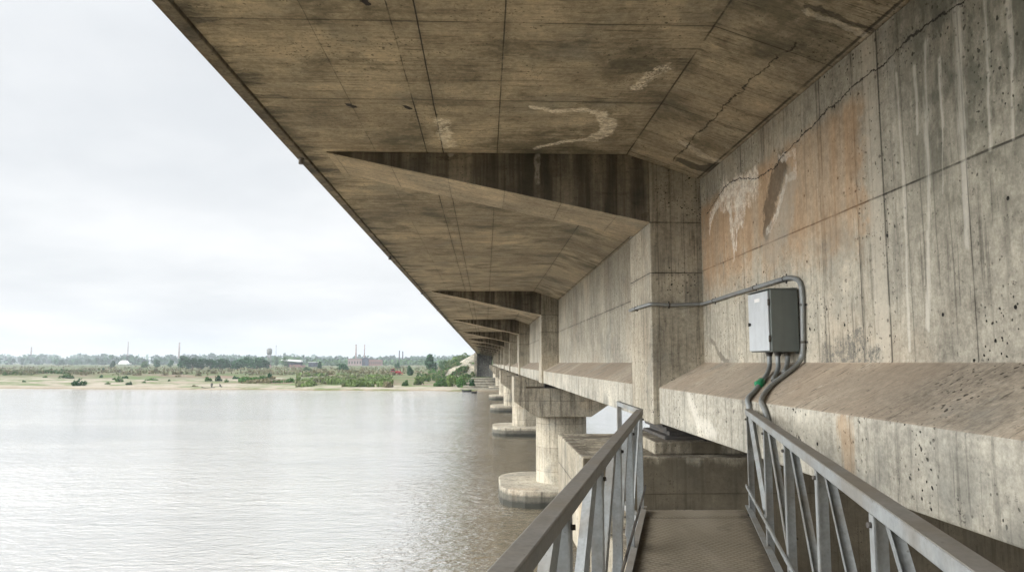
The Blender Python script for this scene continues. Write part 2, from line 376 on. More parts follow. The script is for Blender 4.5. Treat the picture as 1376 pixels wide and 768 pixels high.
def pier_extra(s, col, h, q):
    P = s.P; jag = s.noise(P, 3, 6, .7)
    wet = s.ss(s.add(s.z, s.mul(jag, .3)), -6.12, -6.30)
    col = s.mix(s.mul(wet,.9), col, (.030,.032,.020))
    tide = s.mul(s.ss(s.add(s.z, s.mul(jag,.3)), -5.84, -6.0), .72); col = s.mix(tide, col, (.10,.10,.085))
    top = s.ss(s.n_z(), .6, .9)
    dirt = s.mul(s.mul(top, s.ss(s.z, -3, -2.5)), s.ss(s.noise(P, 1.6, 7, .7), .42, .56)); col = s.mix(s.mul(dirt,.65), col, (.11,.09,.065))
    spot = s.mul(s.mul(top, s.ss(s.z, -3, -2.5)), s.ss(s.noise(P, 9, 6, .7), .58, .62)); col = s.mix(spot, col, (.04,.035,.03))
    return col, h

M = {}
M['wall'] = concrete('web_concrete', (.40,.375,.31), 'wall', .8, .5, .18, 1.0, .35, 1.0,
    lines=(('z', 0, 1.45, .012, .8), ('y', 2.32, .47, .008, .55), ('y', .773, .47, .005, .4), ('y', 0, 6.22, .016, .65), ('y', 0, 6.68, .012, .7), ('y', 0, 7.36, .011, .7)),
    panels=(('y', .773, .47), ('z', 1.45, 0.0), .16), extra=wall_extra, ties=('y', .773, .85, .72, .36))
def chamfer_extra(s, col, h, q):
    P = s.P
    dv = s.scale(P, 1, 9, 1); sc = s.noise(s.scale(P, 1.2, 9, 1.2), 1.3, 5, .7)
    dust = s.ss(s.noise(P, .8, 6, .6), .35, .62); col = s.mix(s.mul(dust,.55), col, (.31,.25,.18))
    chips = s.mul(s.ss(s.vor(s.warp(s.scale(P, 2.2, 9, 2.2), .1, 6), 1.15), .24, .14), s.ss(s.noise(P, 1.1, 3), .48, .6))
    col = s.mix(s.mul(chips,.65), col, s.mix(s.ss(s.noise(P,4,2),.45,.5), (.5,.46,.39), (.09,.075,.055)))
    scr = s.ss(sc, .60, .66); col = s.mix(s.mul(scr,.5), col, (.13,.11,.085))
    return col, h
M['chamfer'] = concrete('ledge_concrete', (.365,.315,.24), 'soffit', .7, .2, .3, .8, .4, .05, lines=(('y', 1.16, .2, .006, .4),), panels=(('y', 1.16, .2), ('x', 9, 0), .12), extra=chamfer_extra)
def fascia_extra(s, col, h, q):
    P = s.P; jag = s.noise(P, 4, 7, .7)
    Fp = lambda x, y: on_x(x, y, FX)
    wl = s.ss(s.add(s.stroke(P, [Fp(925,525), Fp(930,545), Fp(938,565), Fp(960,582)], .16), s.mul(s.sub(jag,.5),2.2)), .25, .8)
    col = s.mix(s.mul(wl,.55), col, (.58,.56,.50))
    ru = s.ss(s.add(s.stroke(P, [Fp(1130,575), Fp(1138,625)], .24), s.mul(s.sub(s.noise(s.scale(P, 9, 9, 1), 1, 7, .7),.5),3.0)), .30, .9)
    col = s.mix(s.mul(ru,.55), col, (.40,.27,.14))
    gy = s.mul(s.ss(s.noise(P, 1.3, 7, .68), .5, .62), s.ss(s.z, -.6, -.95)); col = s.mix(s.mul(gy,.6), col, (.2,.2,.18))
    return col, h
M['fascia'] = concrete('fascia_concrete', (.42,.40,.34), 'wall', .7, .5, .12, 1.0, .35, 1.0, lines=(('y', 2.32, .9, .006, .6),), panels=(('y', 1.16, .9), ('z', 9, -5), .10), extra=fascia_extra, ties=('y', 1.16, .3, .9, -.66))
M['soffit'] = concrete('soffit_concrete', (.425,.372,.275), 'soffit', .9, .5, .2, .6, .65, .8,
    lines=(('x', 0, -.94, .010, .9), ('x', 0, -.68, .010, .9), ('x', 0, .18, .010, .75), ('x', 0, -1.75, .006, .4), ('y', 2.21, .42, .009, .8), ('y', .5525, .42, .006, .28), ('x', 0, HX, .014, .7), ('x', 0, WX-.04, .02, .7)),
    panels=(('y', .5525, .42), ('x', 2.3, -.94), .16), extra=soffit_extra)
M['rib'] = concrete('rib_concrete', (.47,.41,.305), 'soffit', .8, .5, .2, .5, .6, .9, lines=(('x', .9, .3, .006, .5),), panels=(('x', .9, .3), ('y', 9, 0), .12), extra=rib_extra)  # base raised to carry sky and water light on the sloping underside
M['pilaster'] = concrete('pilaster_concrete', (.385,.355,.285), 'wall', .8, .6, .15, 1.0, .45, 1.0, lines=(('x', .21, .02, .005, .45), ('y', .26, .05, .005, .3), ('z', 0, 1.42, .010, .8), ('z', 0, 2.23, .012, .7)), panels=(('x', .21, .02), ('z', 1.42, 0.0), .18))
M['edge'] = concrete('edge_concrete', (.20,.175,.13), 'wall', 1.1, .7, .1, .6)
M['pier'] = concrete('pier_concrete', (.385,.35,.275), 'pier', .8, .85, .3, .6, .4, 1.0, lines=(('z', 1.15, -.7, .008, .6),), panels=(('x', 1.2, .1), ('z', 1.15, -.7), .10), extra=pier_extra)
def cap_extra(s, col, h, q):
    P = s.P; col, h = pier_extra(s, col, h, q)
    k = s.ss(s.vor(P, 1.35), .06, .04)
    g_ = s.n('ShaderNodeNewGeometry'); sx_ = s.n('ShaderNodeSeparateXYZ'); s.t.links.new(g_.outputs['Normal'], sx_.inputs[0])
    front = s.ss(sx_.outputs[1], -.5, -.9)
    frontdk = s.mul(front, s.ss(s.add(s.noise(s.scale(P, 2.2, 2.2, .5), 1, 7, .65), s.mul(s.ss(s.z, -1.5, -1.75), .25)), .40, .58))  # front face darker than the others, in upright patches below its top edge
    col = s.mix(s.mul(frontdk, .8), col, s.shade(s.mix(0, (.12,.10,.065), (0,0,0)), s.add(.5, q['n2'])))
    col = s.mix(s.mul(s.mul(k, front), .9), col, (.02,.018,.015)); h = s.sub(h, k)
    return col, h
M['nearpier'] = concrete('stained_pier_concrete', (.36,.325,.25), 'pier', .9, .8, .35, .8, .5, 1.0, lines=(('z', 0, -2.03, .010, .8), ('x', 1.3, .4, .006, .4)), panels=(('x', 1.3, .4), ('z', 9, -5), .10), extra=cap_extra)
M['abutment'] = concrete('abutment_concrete', (.20,.195,.175), 'pier', .9, .7, .1, .0)
M['stone'] = concrete('stone_pitching', (.26,.24,.18), 'soffit', .8, .3, .3, 0)

def steel(name, base=(.33,.35,.36), dirt=.4, metal=.35, rough=.5):
    s = NT(name); P = s.P
    n = s.noise(P, 14, 6, .65); n2 = s.noise(P, 2.5, 5, .6); sp = s.vor(P, 60)
    col = s.shade(s.mix(0, base, base), s.add(.45, s.add(s.mul(n, .85), s.mul(sp, .22))))
    col = s.mix(s.mul(s.ss(n2, .42, .66), dirt), col, s.shade(s.mix(0,(.17,.145,.11),base), s.add(.5, n)))
    k = s.ss(s.noise(P, 45, 3, .6), .68, .74); col = s.mix(s.mul(k, .5), col, (.07,.055,.04))
    return s.finish(col, s.add(rough-.1, s.mul(n, .25)), n, .12, .004, .4, metal)
M['galv'] = steel('galvanised_steel', (.265,.28,.28), .55, .2)
M['rail'] = steel('weathered_handrail_steel', (.20,.19,.172), .6, .15, .6)
M['conduit'] = steel('grey_conduit_steel', (.23,.245,.245), .35, .25, .5)
M['dark_steel'] = steel('dark_bearing_steel', (.07,.065,.06), .5, .2, .7)

def painted(name, base, rough=.45, wear=.25, metal=0):
    s = NT(name); P = s.P; n = s.noise(P, 6, 6, .65); v = s.noise(s.scale(P, 9, 9, 1), 1, 4)
    col = s.shade(s.mix(0, base, base), s.add(.82, s.mul(n, .36)))
    col = s.mix(s.mul(s.ss(v, .5, .72), wear), col, s.shade(col, .6))
    k = s.ss(s.noise(P, 40, 4, .7), .66, .72); col = s.mix(s.mul(k, wear), col, (.12,.09,.06))
    return s.finish(col, rough, n, .08, .003, .45, metal)
M['cab_door'] = painted('lit_door_grey', (.50,.53,.55))  # skylight on the door face put into its pale grey
M['cab_body'] = painted('shaded_body_grey_green', (.125,.14,.13), .5)  # shade of the side facing the eye put into this dark tone
M['green'] = painted('green_fitting', (.01,.20,.08), .4)
M['sticker'] = painted('white_sticker', (.8,.8,.78), .5, .1)
M['black'] = painted('black_rubber', (.02,.02,.02), .6)
SL_ = .262; lx_ = 1.745*.925 - SL_*8.2*.925; rx_ = 2.845*.925 - SL_*8.2*.925
def plate_mat():
    s = NT('dirty_checker_plate'); P = s.P
    n = s.noise(P, 2.2, 7, .65); n2 = s.noise(P, 12, 6, .65)
    a = s.periodic(s.add(s.x, s.y), .075); b = s.periodic(s.sub(s.x, s.y), .075)
    t = s.ss(s.mul(s.ss(a, .03, .012), s.ss(b, .034, .02)), .2, .8)
    col = s.shade(s.mix(0, (.165,.14,.10), (0,0,0)), s.add(.55, s.add(s.mul(n, .6), s.mul(n2, .35))))
    col = s.mix(s.mul(t, .5), col, (.27,.24,.185))
    k = s.ss(s.noise(s.scale(P,1,1,1,(5,2,0)), 3.0, 8, .7), .58, .68); col = s.mix(s.mul(k,.6), col, (.075,.06,.045))
    u = s.sub(s.x, s.mul(s.y, SL_)); ed = s.m('MINIMUM', s.sub(u, lx_), s.sub(rx_, u)); ed_ = ed
    ed = s.ss(s.add(ed, s.mul(s.sub(n2, .5), .25)), .14, .0); col = s.mix(s.mul(ed, .75), col, (.06,.048,.034)); t = s.mul(t, s.inv(ed))
    pth = s.mul(s.ss(ed_ , .22, .45), s.ss(s.noise(s.scale(P, 2.5, .6, 1), 1, 6, .65), .38, .6)); col = s.mix(s.mul(pth,.35), col, (.30,.27,.215))
    for c, p_, o_ in ((s.y, 2.4, 7.17),):
        l = s.ss(s.periodic(c, p_, o_), .012, .004); col = s.mix(l, col, (.03,.025,.02))
    return s.finish(col, .8, s.add(t, s.mul(n2,.4)), .6, .006, .3, .1)
M['plate'] = plate_mat()

# ------------------------------------------------------------------ the bridge superstructure
bridge = thing('road_bridge', (MX, Y0, GB), 'long stained concrete road bridge with ribbed underside crossing the muddy river', 'bridge')
mir = lambda x: 2*MX - x
sl = [(EX+.15,SZ), (HX,SZ), (WX,WT), (mir(WX),WT), (mir(HX),SZ), (mir(EX)-.15,SZ), (mir(EX)-.15,SZ+.34), (EX+.15,SZ+.34)]
b = MB()
def strip(poly, ys, mb, mis=None):
    for a, c in zip(ys[:-1], ys[1:]): pass
b.prism(sl, YBEG, YEND)
b.build('deck_slab', M['soffit'], bridge)
gp = [(WX,WT-.002), (WX,CHT), (FX,CHB), (FX,GB), (mir(FX),GB), (mir(FX),CHB), (mir(WX),CHT), (mir(WX),WT-.002)]
MB().prism(gp, YBEG+.01, YEND-.01, mis=[0,1,2,2,2,1,0,0]).build('girder', [M['wall'], M['chamfer'], M['fascia']], bridge, .018)
# small fillet where web and haunch meet
for k in range(-1, NB):
    y = Y0 + BAY*k
    y2 = min(y+BAY, YEND)
    ya = max(y, YBEG)
    j = rnd.uniform(-.02,.02) if k > 0 else 0
    # edge beam of this bay, with a drip groove between it and the slab
    e = MB()
    e.prism([(EX-.02+j,SZ-.035), (EX+.135,SZ-.035), (EX+.135,SZ+.338), (EX+.20,SZ+.345), (EX+.20,SZ+.62), (EX-.02+j,SZ+.62)], ya+.012, y2-.012)
    e.build('edge_beam', M['edge'], bridge, .012)
    if y > 0:
        for yy in (y+.3, y+BAY*.5):
            if yy < YEND-1:
                d_o = MB(); d_o.tube([(EX+.06, yy, SZ+.05), (EX+.06, yy, SZ-.13)], .045, 10); d_o.build('drain_spout', M['dark_steel'], bridge)
    if y < YBEG: continue
    rz = 2.22
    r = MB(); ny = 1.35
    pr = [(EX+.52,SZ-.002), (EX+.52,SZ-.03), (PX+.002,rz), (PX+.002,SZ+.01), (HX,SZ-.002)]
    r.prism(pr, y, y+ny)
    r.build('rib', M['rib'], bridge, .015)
    p = MB()
    p.prism([(PX,GB-.015), (WX+.2,GB-.015), (WX+.2,WT+.05), (WX,WT+.012), (PX,WT+.28)], y+.004, y+1.65)
    p.build('pilaster', M['pilaster'], bridge, .02)

# ------------------------------------------------------------------ piers
WATER = -6.65
def octo(x0, x1, y0, y1, c):
    out = []; r = c*1.35
    for (cx, cy, a0) in ((x1-r,y0+r,-90),(x1-r,y1-r,0),(x0+r,y1-r,90),(x0+r,y0+r,180)):
        for k in range(5): a = math.radians(a0+22.5*k); out.append((cx+r*math.cos(a), cy+r*math.sin(a)))
    return out

PC, PW = 3.84, 1.5
ordinal = ['first round-columned bridge pier beyond the gangway, on its own octagonal footing in the river',
  'second round-columned bridge pier from the gangway, half hidden by the first',
  'third round-columned bridge pier from the gangway, standing far out in the brown water',
  'fourth round-columned bridge pier from the gangway, small and close to the far shore',
  'fifth round-columned bridge pier from the gangway, on the far river bank',
  'sixth round-columned bridge pier from the gangway, on the far bank behind the fifth',
  'farthest round-columned bridge pier, just in front of the abutment']
def make_pier():
    root = thing('bridge_pier', (PC, 0, WATER-1), ordinal[0], 'bridge pier', 'round-columned piers under the bridge')
    cap = MB()
    for s_ in (1,):
        xl, xr = 1.40, 2*PC-1.40
        prof = [(xl,-.68),(xl,-1.88),(PC-1.32,-2.62),(PC+1.32,-2.62),(xr,-1.88),(xr,-.68),(xr-.55,-.68),(xr-.55,-1.24),(2.0,-1.24),(2.0,-.68)]
        cap.prism(prof, -PW, PW)
    cap.build('pier_cap', M['pier'], root, .03)
    c = MB(); n = 40
    vs = []; fs = []
    for z in (-6.0, -2.62):
        for k in range(n): vs.append((PC+1.27*math.cos(2*PI*k/n), 1.27*math.sin(2*PI*k/n), z))
    c.add(vs, [(k,(k+1)%n,n+(k+1)%n,n+k) for k in range(n)], 0, True)
    c.build('column', M['pier'], root)
    f = MB(); f.prism(octo(.72, 2*PC-.72, -3.2, 3.2, 1.35), -8.2, -5.86, 'z'); f.build('footing', M['pier'], root, .05)
    for sx in (-.55, .55):
        q = MB(); q.box(PC+sx-.3, PC+sx+.3, -.4, .4, -1.238, GB-.003); q.build('bearing', M['dark_steel'], root, .01)
    return root
def copy_tree(o, parent=None):
    c = o.copy(); COL.objects.link(c); c.parent = parent
    for ch in list(o.children): copy_tree(ch, c)
    return c
p0 = make_pier()
pier_y = [38.0, 71.2, 104.4, 137.6, 187.0, 220.0, 252.0]
for i, y in enumerate(pier_y):
    o = p0 if i == 0 else copy_tree(p0)
    o.location.y = y; o['label'] = ordinal[i]
# the near pier, a broad wall pier with a landing block for the gangway
np_ = thing('wall_pier', (4.5, 13.5, WATER-1), 'broad stained concrete pier at the end of the gangway, carrying the bridge on low bearings', 'bridge pier')
CT = -1.47
capy0 = 11.75
MB().prism([(1.52,CT),(1.52,-3.05),(2.3,-3.5),(9.6,-3.5),(9.6,CT)], capy0, 15.7).build('pier_cap', M['nearpier'], np_, .035)
MB().box(2.5, 9.4, 12.1, 15.3, -8.2, -3.498).build('pier_stem', M['nearpier'], np_, .03)
MB().box(2.9, 9.2, capy0+.02, 12.1, -8.2, -3.503).build('stem_face', M['nearpier'], np_)
MB().box(1.62, 3.25, 8.55, capy0-.003, -8.2, -2.26).build('landing_block', M['nearpier'], np_, .03)
MB().box(2.72, 5.2, 12.05, 14.3, CT+.002, -1.26).build('bearing_plinth', M['nearpier'], np_, .03)
bb = MB(); bb.box(2.95, 4.9, 12.3, 14.0, -1.258, -1.20); bb.box(3.05, 4.8, 12.4, 13.9, -1.198, -1.12); bb.box(2.98, 4.9, 12.32, 14.0, -1.118, -1.05); bb.box(2.90, 4.9, 12.25, 14.1, -1.048, GB-.018)
bb.build('bearing', M['dark_steel'], np_, .008)

# ------------------------------------------------------------------ gangway
SL = .262
dirv = Vector((SL, 1, 0)).normalized(); side = Vector((1, -SL, 0)).normalized()
K = .925
FZ = -1.58*K
lx = lambda y: 1.745*K + SL*(y-8.2*K)
rx = lambda y: 2.845*K + SL*(y-8.2*K)
YA, YB, YF = -2.5, 8.22*K, 7.8*K
gang = thing('gangway', (lx(0)+.55, 0, FZ), 'narrow steel gangway with checker plate floor and two galvanised railings leading to the near pier', 'gangway')
fl = MB(); fl.hexa([(lx(YA),YA,FZ-.03),(rx(YA),YA,FZ-.03),(rx(YF),YF,FZ-.03),(lx(YF),YF,FZ-.03),(lx(YA),YA,FZ),(rx(YA),YA,FZ),(rx(YF),YF,FZ),(lx(YF),YF,FZ)])
fl.build('floor_plate', M['plate'], gang)
th = MB(); th.hexa([(lx(YF)+.01,YF+.005,FZ-.03),(rx(YF)-.01,YF+.005,FZ-.03),(rx(YB)-.01,YB+.05,FZ-.05),(lx(YB)+.01,YB+.05,FZ-.05),(lx(YF)+.01,YF+.005,FZ+.004),(rx(YF)-.01,YF+.005,FZ+.004),(rx(YB)-.01,YB+.05,FZ-.02),(lx(YB)+.01,YB+.05,FZ-.02)])
tag(th.build('threshold_plate', M['plate'], gang), 'paler landing plate at the far end of the gangway floor')
# cross bearers and feet
for y in (-1.5, 1.0, 3.4, 5.6, 7.3):
    MB().bar((lx(y),y,FZ-.09),(rx(y),y,FZ-.09),.06,.11).build('cross_beam', M['galv'], gang)
for fx in (lx, rx):
    s_ = 1 if fx is lx else -1
    MB().box(fx(7.4)+s_*.12-.05, fx(7.4)+s_*.12+.05, 8.62, 8.74, -2.258, FZ-.27).build('foot_post', M['galv'], gang)
    MB().bar((fx(YF)+s_*.12,YF,FZ-.31),(fx(7.4)+s_*.12,8.74,FZ-.31),.07,.08).build('foot_beam', M['galv'], gang)
posts_y = [7.47, 5.97, 4.81, 3.70, 2.64, 1.57, .51, -.55, -1.6]
TZ = -.535*K    # centre of the top rail
def railing(name_label, xf, out):
    """out = -1 for the river side, +1 for the girder side"""
    rt = bpy.data.objects.new('railing', None); COL.objects.link(rt); rt.empty_display_size = .2
    rt.parent = gang; rt.location = (Vector((xf(0), 0, FZ)) - gang.location); rt['label'] = name_label
    P = lambda y, z, o=0.0: Vector((xf(y) + out*(.045+o), y, z))
    rt_b = []
    MB().bar(P(YA,TZ), P(7.52,TZ), .070, .054).build('top_rail', M['rail'] if out < 0 else M['galv'], rt, .006)
    if out > 0:
        MB().bar(P(YA,TZ+.0295), P(7.52,TZ+.0295), .066, .004).build('rail_cap', M['rail'], rt)
    for i, y in enumerate(posts_y):
        z1 = TZ-.03
        q = MB(); w = .062; t = .007
        # angle iron post: one leg along the rail, one leg across it
        def leg(y0, y1, o0, o1):
            q.hexa([P(y0,FZ-.16,o0),P(y0,FZ-.16,o1),P(y1,FZ-.16,o1),P(y1,FZ-.16,o0),P(y0,z1,o0),P(y0,z1,o1),P(y1,z1,o1),P(y1,z1,o0)] if out > 0 else
                   [P(y0,FZ-.16,o1),P(y0,FZ-.16,o0),P(y1,FZ-.16,o0),P(y1,FZ-.16,o1),P(y0,z1,o1),P(y0,z1,o0),P(y1,z1,o0),P(y1,z1,o1)])
        leg(y-w, y, -.031, -.031+t)
        leg(y-t, y-.0002, -.031+t, .034)
        pst = q.build('post', M['galv'], rt)
        if y > .5:
            for zb in (TZ-.065, FZ-.03):
                bo = MB(); c_ = P(y-.03, zb, -.031); bo.tube([c_, c_ - Vector((out*.014, 0, 0))], .011, 6); rt_b.append(bo)
        # diagonal from this head to the foot of the next, nearer post
        if i+1 < len(posts_y):
            yn = posts_y[i+1]
            d = MB()
            a = P(y-.10, z1, .0); c = P(yn+.02, FZ+.10, .0)
            d.bar(a, c, .055, .007, (0,.8,.6))
            d.bar(a + Vector((out*.024,0,0)), c + Vector((out*.024,0,0)), .007, .045, (0,.8,.6))
            d.build('diagonal_brace', M['galv'], rt)
    MB().bar(P(YA,FZ+.245,-.05), P(7.49,FZ+.245,-.05), .012, .03).build('mid_rail', M['dark_steel'] if out < 0 else M['galv'], rt)
    to = MB(); to.bar(P(YA,FZ-.055,-.014), P(7.585,FZ-.055,-.014), .012, .17); to.bar(P(YA,FZ+.034,-.03), P(7.585,FZ+.034,-.03), .05, .009)
    to.build('side_channel', M['rail'] if out < 0 else M['galv'], rt)
    for bo in rt_b: bo.build('bolt', M['dark_steel'], rt)
    return rt
rl = railing('railing on the river side, with dark weathered handrail', lx, -1)
rr = railing('railing on the girder side, with bright galvanised handrail', rx, 1)
# return of the handrail over the landing block
ret = MB(); pa = Vector((lx(7.52)-.03, 7.525, TZ+.01)); pb = Vector((1.53, 8.57, TZ+.03))
ret.bar(pa, pb, .045, .045); ret.bar((1.54, 8.60, TZ+.055), (1.54, 8.60, FZ-.12), .05, .05, (0,1,0)); ret.bar((1.54,8.6,FZ-.1),(lx(7.52)-.05,7.4,FZ-.1), .05,.06)
ret.build('return_rail', M['galv'], gang)

# ------------------------------------------------------------------ cabinet and conduits
CY0, CY1, CX0, CZ0, CZ1 = 8.02, 8.66, 3.12, .12, .80
cab = thing('electrical_cabinet', (3.28, 8.34, CZ0), 'grey steel electrical cabinet with skylit pale door fixed to the bridge girder', 'electrical cabinet')
bx = MB(); bx.box(CX0, WX-.025, CY0, CY1, CZ0, CZ1); bx.build('body', M['cab_body'], cab, .006)
pass
for y in (CY0+.08, CY1-.12):
    mt = MB(); mt.box(WX-.024, WX+.004, y, y+.04, CZ0-.02, CZ1+.02); mt.build('mounting_strap', M['cab_body'], cab)

hd = MB(); hd.prism([(CX0-.035,CZ1+.002),(WX-.03,CZ1+.002),(WX-.03,CZ1+.018),(CX0-.035,CZ1+.012)], CY0-.012, CY1+.012); hd.build('rain_hood', M['cab_body'], cab, .003)
dr = MB(); dr.box(CX0-.022, CX0-.004, CY0+.03, CY1-.008, CZ0+.012, CZ1-.012)
door = dr.build('door', M['cab_door'], cab, .005)
for z in (CZ0+.14, CZ1-.14):
    hg = MB(); hg.tube([(CX0-.016, CY0+.016, z-.035), (CX0-.016, CY0+.016, z+.035)], .012, 10); hg.build('hinge', M['dark_steel'], door)
lk = MB(); lk.tube([(CX0-.024, CY1-.07, .44), (CX0-.036, CY1-.07, .44)], .017, 14); lk.box(CX0-.05, CX0-.036, CY1-.076, CY1-.064, .42, .46); lk.build('lock', M['black'], door)
st_ = MB(); st_.box(CX0-.0245, CX0-.0222, CY0+.26, CY0+.42, CZ1-.115, CZ1-.075); st_.build('sticker', M['sticker'], door)

def conduit(pts, r, label, clips, name='conduit', n=6, extra=None):
    path = smoothpath(pts, n)
    o = thing(name, tuple(path[0]), label, 'conduit')
    MB().tube(path, r, 12).build('pipe', M['conduit'], o)
    for (p, d, w) in clips:     # saddle clip: a band round the pipe with two lugs on the wall
        p = Vector(p); d = Vector(d).normalized(); w = Vector(w).normalized()
        q = MB(); q.tube([p - d*.012, p + d*.012], r+.005, 12)
        l = d.cross(w); q.bar(p - l*(r+.03) + w*(r-.003), p + l*(r+.03) + w*(r-.003), .022, .006, w)
        q.tube([p + l*(r+.018) + w*(r-.004), p + l*(r+.018) + w*(r-.016)], .006, 6)
        q.build('pipe_clip', M['dark_steel'], o)
    return o
r_ = .027
xf = WX - r_ - .004; xp = PX - r_ - .004; yp = Y0 - r_
A = [(xp,13.25,.93),(xp,12.7,.93),(xp,12.1,.925),(xp,11.75,.92),(PX-.015,Y0-.022,.918),(PX+.1,yp,.915),(2.9,yp,.905),(3.2,yp,.915),(xf-.06,yp-.012,.92),(xf,yp-.10,.92),(xf,11.0,.925),(xf,10.0,.94),(xf,9.0,.95),(xf,8.35,.955),(xf,8.10,.935),(xf,7.93,.86),(xf,7.89,.70),(xf,7.90,.4),(xf,7.92,.16),(xf,7.95,.08),(xf-.05,7.93,.0),(3.22,7.82,-.09),(2.975,7.67,-.222),(2.80,7.45,-.315),(FX-.02,7.26,-.375),(FX-.034,7.14,-.46),(FX-.033,7.07,-.58),(FX-.033,7.04,-.8),(FX+.04,7.04,-.99)]
conduit(A, r_, 'long grey conduit running from the pilaster, over and down past the cabinet side', [
    ((xp,12.7,.93),(0,1,0),(1,0,0)), ((2.9,yp,.905),(1,0,0),(0,1,0)), ((xf,11.0,.925),(0,1,0),(1,0,0)), ((xf,9.3,.947),(0,1,0),(1,0,0)),
    ((xf,8.35,.955),(0,1,0),(1,0,0)), ((xf,7.895,.62),(0,0,1),(1,0,0)), ((xf,7.91,.22),(0,0,1),(1,0,0)), ((FX-.033,7.06,-.62),(0,0,1),(1,0,0))])
cb = conduit([(3.24,8.42,.14),(3.24,8.42,.02),(3.22,8.38,-.05),(3.12,8.22,-.14),(2.955,7.99,-.235),(2.82,7.80,-.31),(FX-.02,7.64,-.37),(FX-.036,7.57,-.46),(FX-.032,7.55,-.6),(FX-.032,7.54,-.85),(FX+.04,7.54,-1.0)], .026, 'bent grey conduit with green coupling, dropping from the cabinet bottom to the girder edge', [])
for (gx, gy) in ((3.24,8.42),(3.27,8.25),(3.36,8.2)):
    gl_ = MB(); gl_.tube([(gx,gy,CZ0-.002),(gx,gy,CZ0-.022)], .042, 6); gl_.tube([(gx,gy,CZ0-.020),(gx,gy,CZ0-.045)], .034, 12); gl_.build('cable_gland', M['dark_steel'], cab)
gc = MB(); a = Vector((3.02,8.08,-.198)); c = Vector((2.925,7.948,-.252)); gc.tube([a, a.lerp(c,.15), a.lerp(c,.85), c], [.036,.045,.045,.036], 8); 
d_ = (c-a).normalized(); gc.tube([a.lerp(c,.5)+Vector((-.055,-.01,.0)), a.lerp(c,.5)+Vector((.0,0,0))], .028, 8)
gc.build('green_coupling', M['green'], cb)
conduit([(3.27,8.25,.14),(3.27,8.25,.02),(3.25,8.2,-.05),(3.17,8.06,-.12),(3.09,7.93,-.165),(3.07,7.9,-.19)], .026, 'short grey conduit beside the green-coupled one, ending on the ledge below the cabinet', [])
conduit([(3.36,8.2,.14),(3.36,8.2,.05),(3.34,8.17,-.01),(3.29,8.08,-.055),(3.24,8.0,-.085),(3.22,7.98,-.11)], .026, 'shortest grey stub conduit behind the other two under the cabinet', [])

# ------------------------------------------------------------------ terrain, river
def vn(x, y):      # cheap value noise
    xi, yi = math.floor(x), math.floor(y); fx, fy = x-xi, y-yi
    fx = fx*fx*(3-2*fx); fy = fy*fy*(3-2*fy)
    def hsh(a, b):
        k = (a*374761393 + b*668265263) & 0xffffffff; k = ((k ^ (k >> 13))*1274126177) & 0xffffffff; return ((k ^ (k >> 16)) & 0xffff)/65535
    return (hsh(xi,yi)*(1-fx)+hsh(xi+1,yi)*fx)*(1-fy) + (hsh(xi,yi+1)*(1-fx)+hsh(xi+1,yi+1)*fx)*fy
def shore(x):
    return 178 - .17*x*(1 if x < 0 else .3) + 5*(vn(x*.03+3, 1.5)-.5)*2 + 2.5*(vn(x*.15, 7.5)-.5)*2
def interp(t, tab):
    for (a, b), (c, d) in zip(tab[:-1], tab[1:]):
        if t <= c: return b + (d-b)*max(0, (t-a))/(c-a)
    return tab[-1][1]
def gz(x, y):
    d = y - shore(x)
    z = interp(d, [(-40,-9.0),(-1,-6.95),(0,-6.62),(1.5,-6.3),(20,-6.12),(70,-5.75),(160,-5.25),(350,-4.7),(800,-4.1),(1800,-3.2),(5000,-2)])
    a = min(1, max(0, (d-8)/60)); z += a*(1.1*(vn(x*.03,y*.018)-.45) + .5*(vn(x*.11+9,y*.07)-.5))
    z += .12*min(1,max(0,d/3))*(vn(x*.5,y*.4)-.5)
    return z
def nonuni(lo, hi, mid, fine, grow):
    a = [mid]; st = fine
    while a[-1] < hi: a.append(a[-1]+st); st *= grow
    b_ = [mid]; st = fine
    while b_[-1] > lo: b_.append(b_[-1]-st); st *= grow
    return b_[:0:-1] + a
ys = [150, 165]; st = 1.6; y = 172
while y < 4800: ys.append(y); y += st; st *= 1.028
xs = nonuni(-3200, 3200, -50, 3.0, 1.03)
g = MB(); nx = len(xs)
g.add([(x, y, gz(x, y)) for y in ys for x in xs], [(j*nx+i, j*nx+i+1, (j+1)*nx+i+1, (j+1)*nx+i) for j in range(len(ys)-1) for i in range(nx-1)], 0, True)
def ground_mat():
    s = NT('sand_and_scrub'); P = s.P
    n = s.noise(P, .02, 8, .65); n2 = s.noise(P, .12, 7, .65); n3 = s.noise(P, 1.2, 5, .6)
    band = s.noise(s.scale(P, .006, .03, 0), 1, 6, .6)
    d = s.add(s.add(s.y, s.mul(s.x, .17)), s.mul(s.ss(s.x, -85, -55), 42))
    sand = s.shade(s.mix(s.ss(n2,.35,.65), (.285,.255,.20), (.215,.185,.14)), s.add(.75, s.mul(n3,.5)))
    scrub = s.mix(s.ss(n2,.35,.65), (.105,.10,.056), (.05,.088,.03)); scrub = s.mix(s.ss(band,.45,.62), scrub, (.17,.12,.09))
    dry = s.mix(s.ss(n,.4,.6), (.13,.115,.072), (.07,.09,.04))
    f = s.ss(s.add(d, s.mul(s.sub(band,.5), 260)), 225, 285)
    col = s.mix(f, sand, scrub); col = s.mix(s.ss(s.add(d, s.mul(s.sub(n,.5),300)), 420, 650), col, dry)
    pat = s.mul(s.ss(n2, .49, .58), .85); col = s.mix(s.mul(pat, s.ss(d, 184, 192)), col, (.085,.125,.042))
    wet = s.ss(s.add(s.z, s.mul(n3,.15)), -6.25, -6.5); col = s.mix(s.mul(wet,.6), col, (.17,.125,.075))
    return s.finish(col, .95, n3, .5, .1, .1)
M['ground'] = ground_mat()
tag(g.build('river_bank', M['ground']), kind='structure')

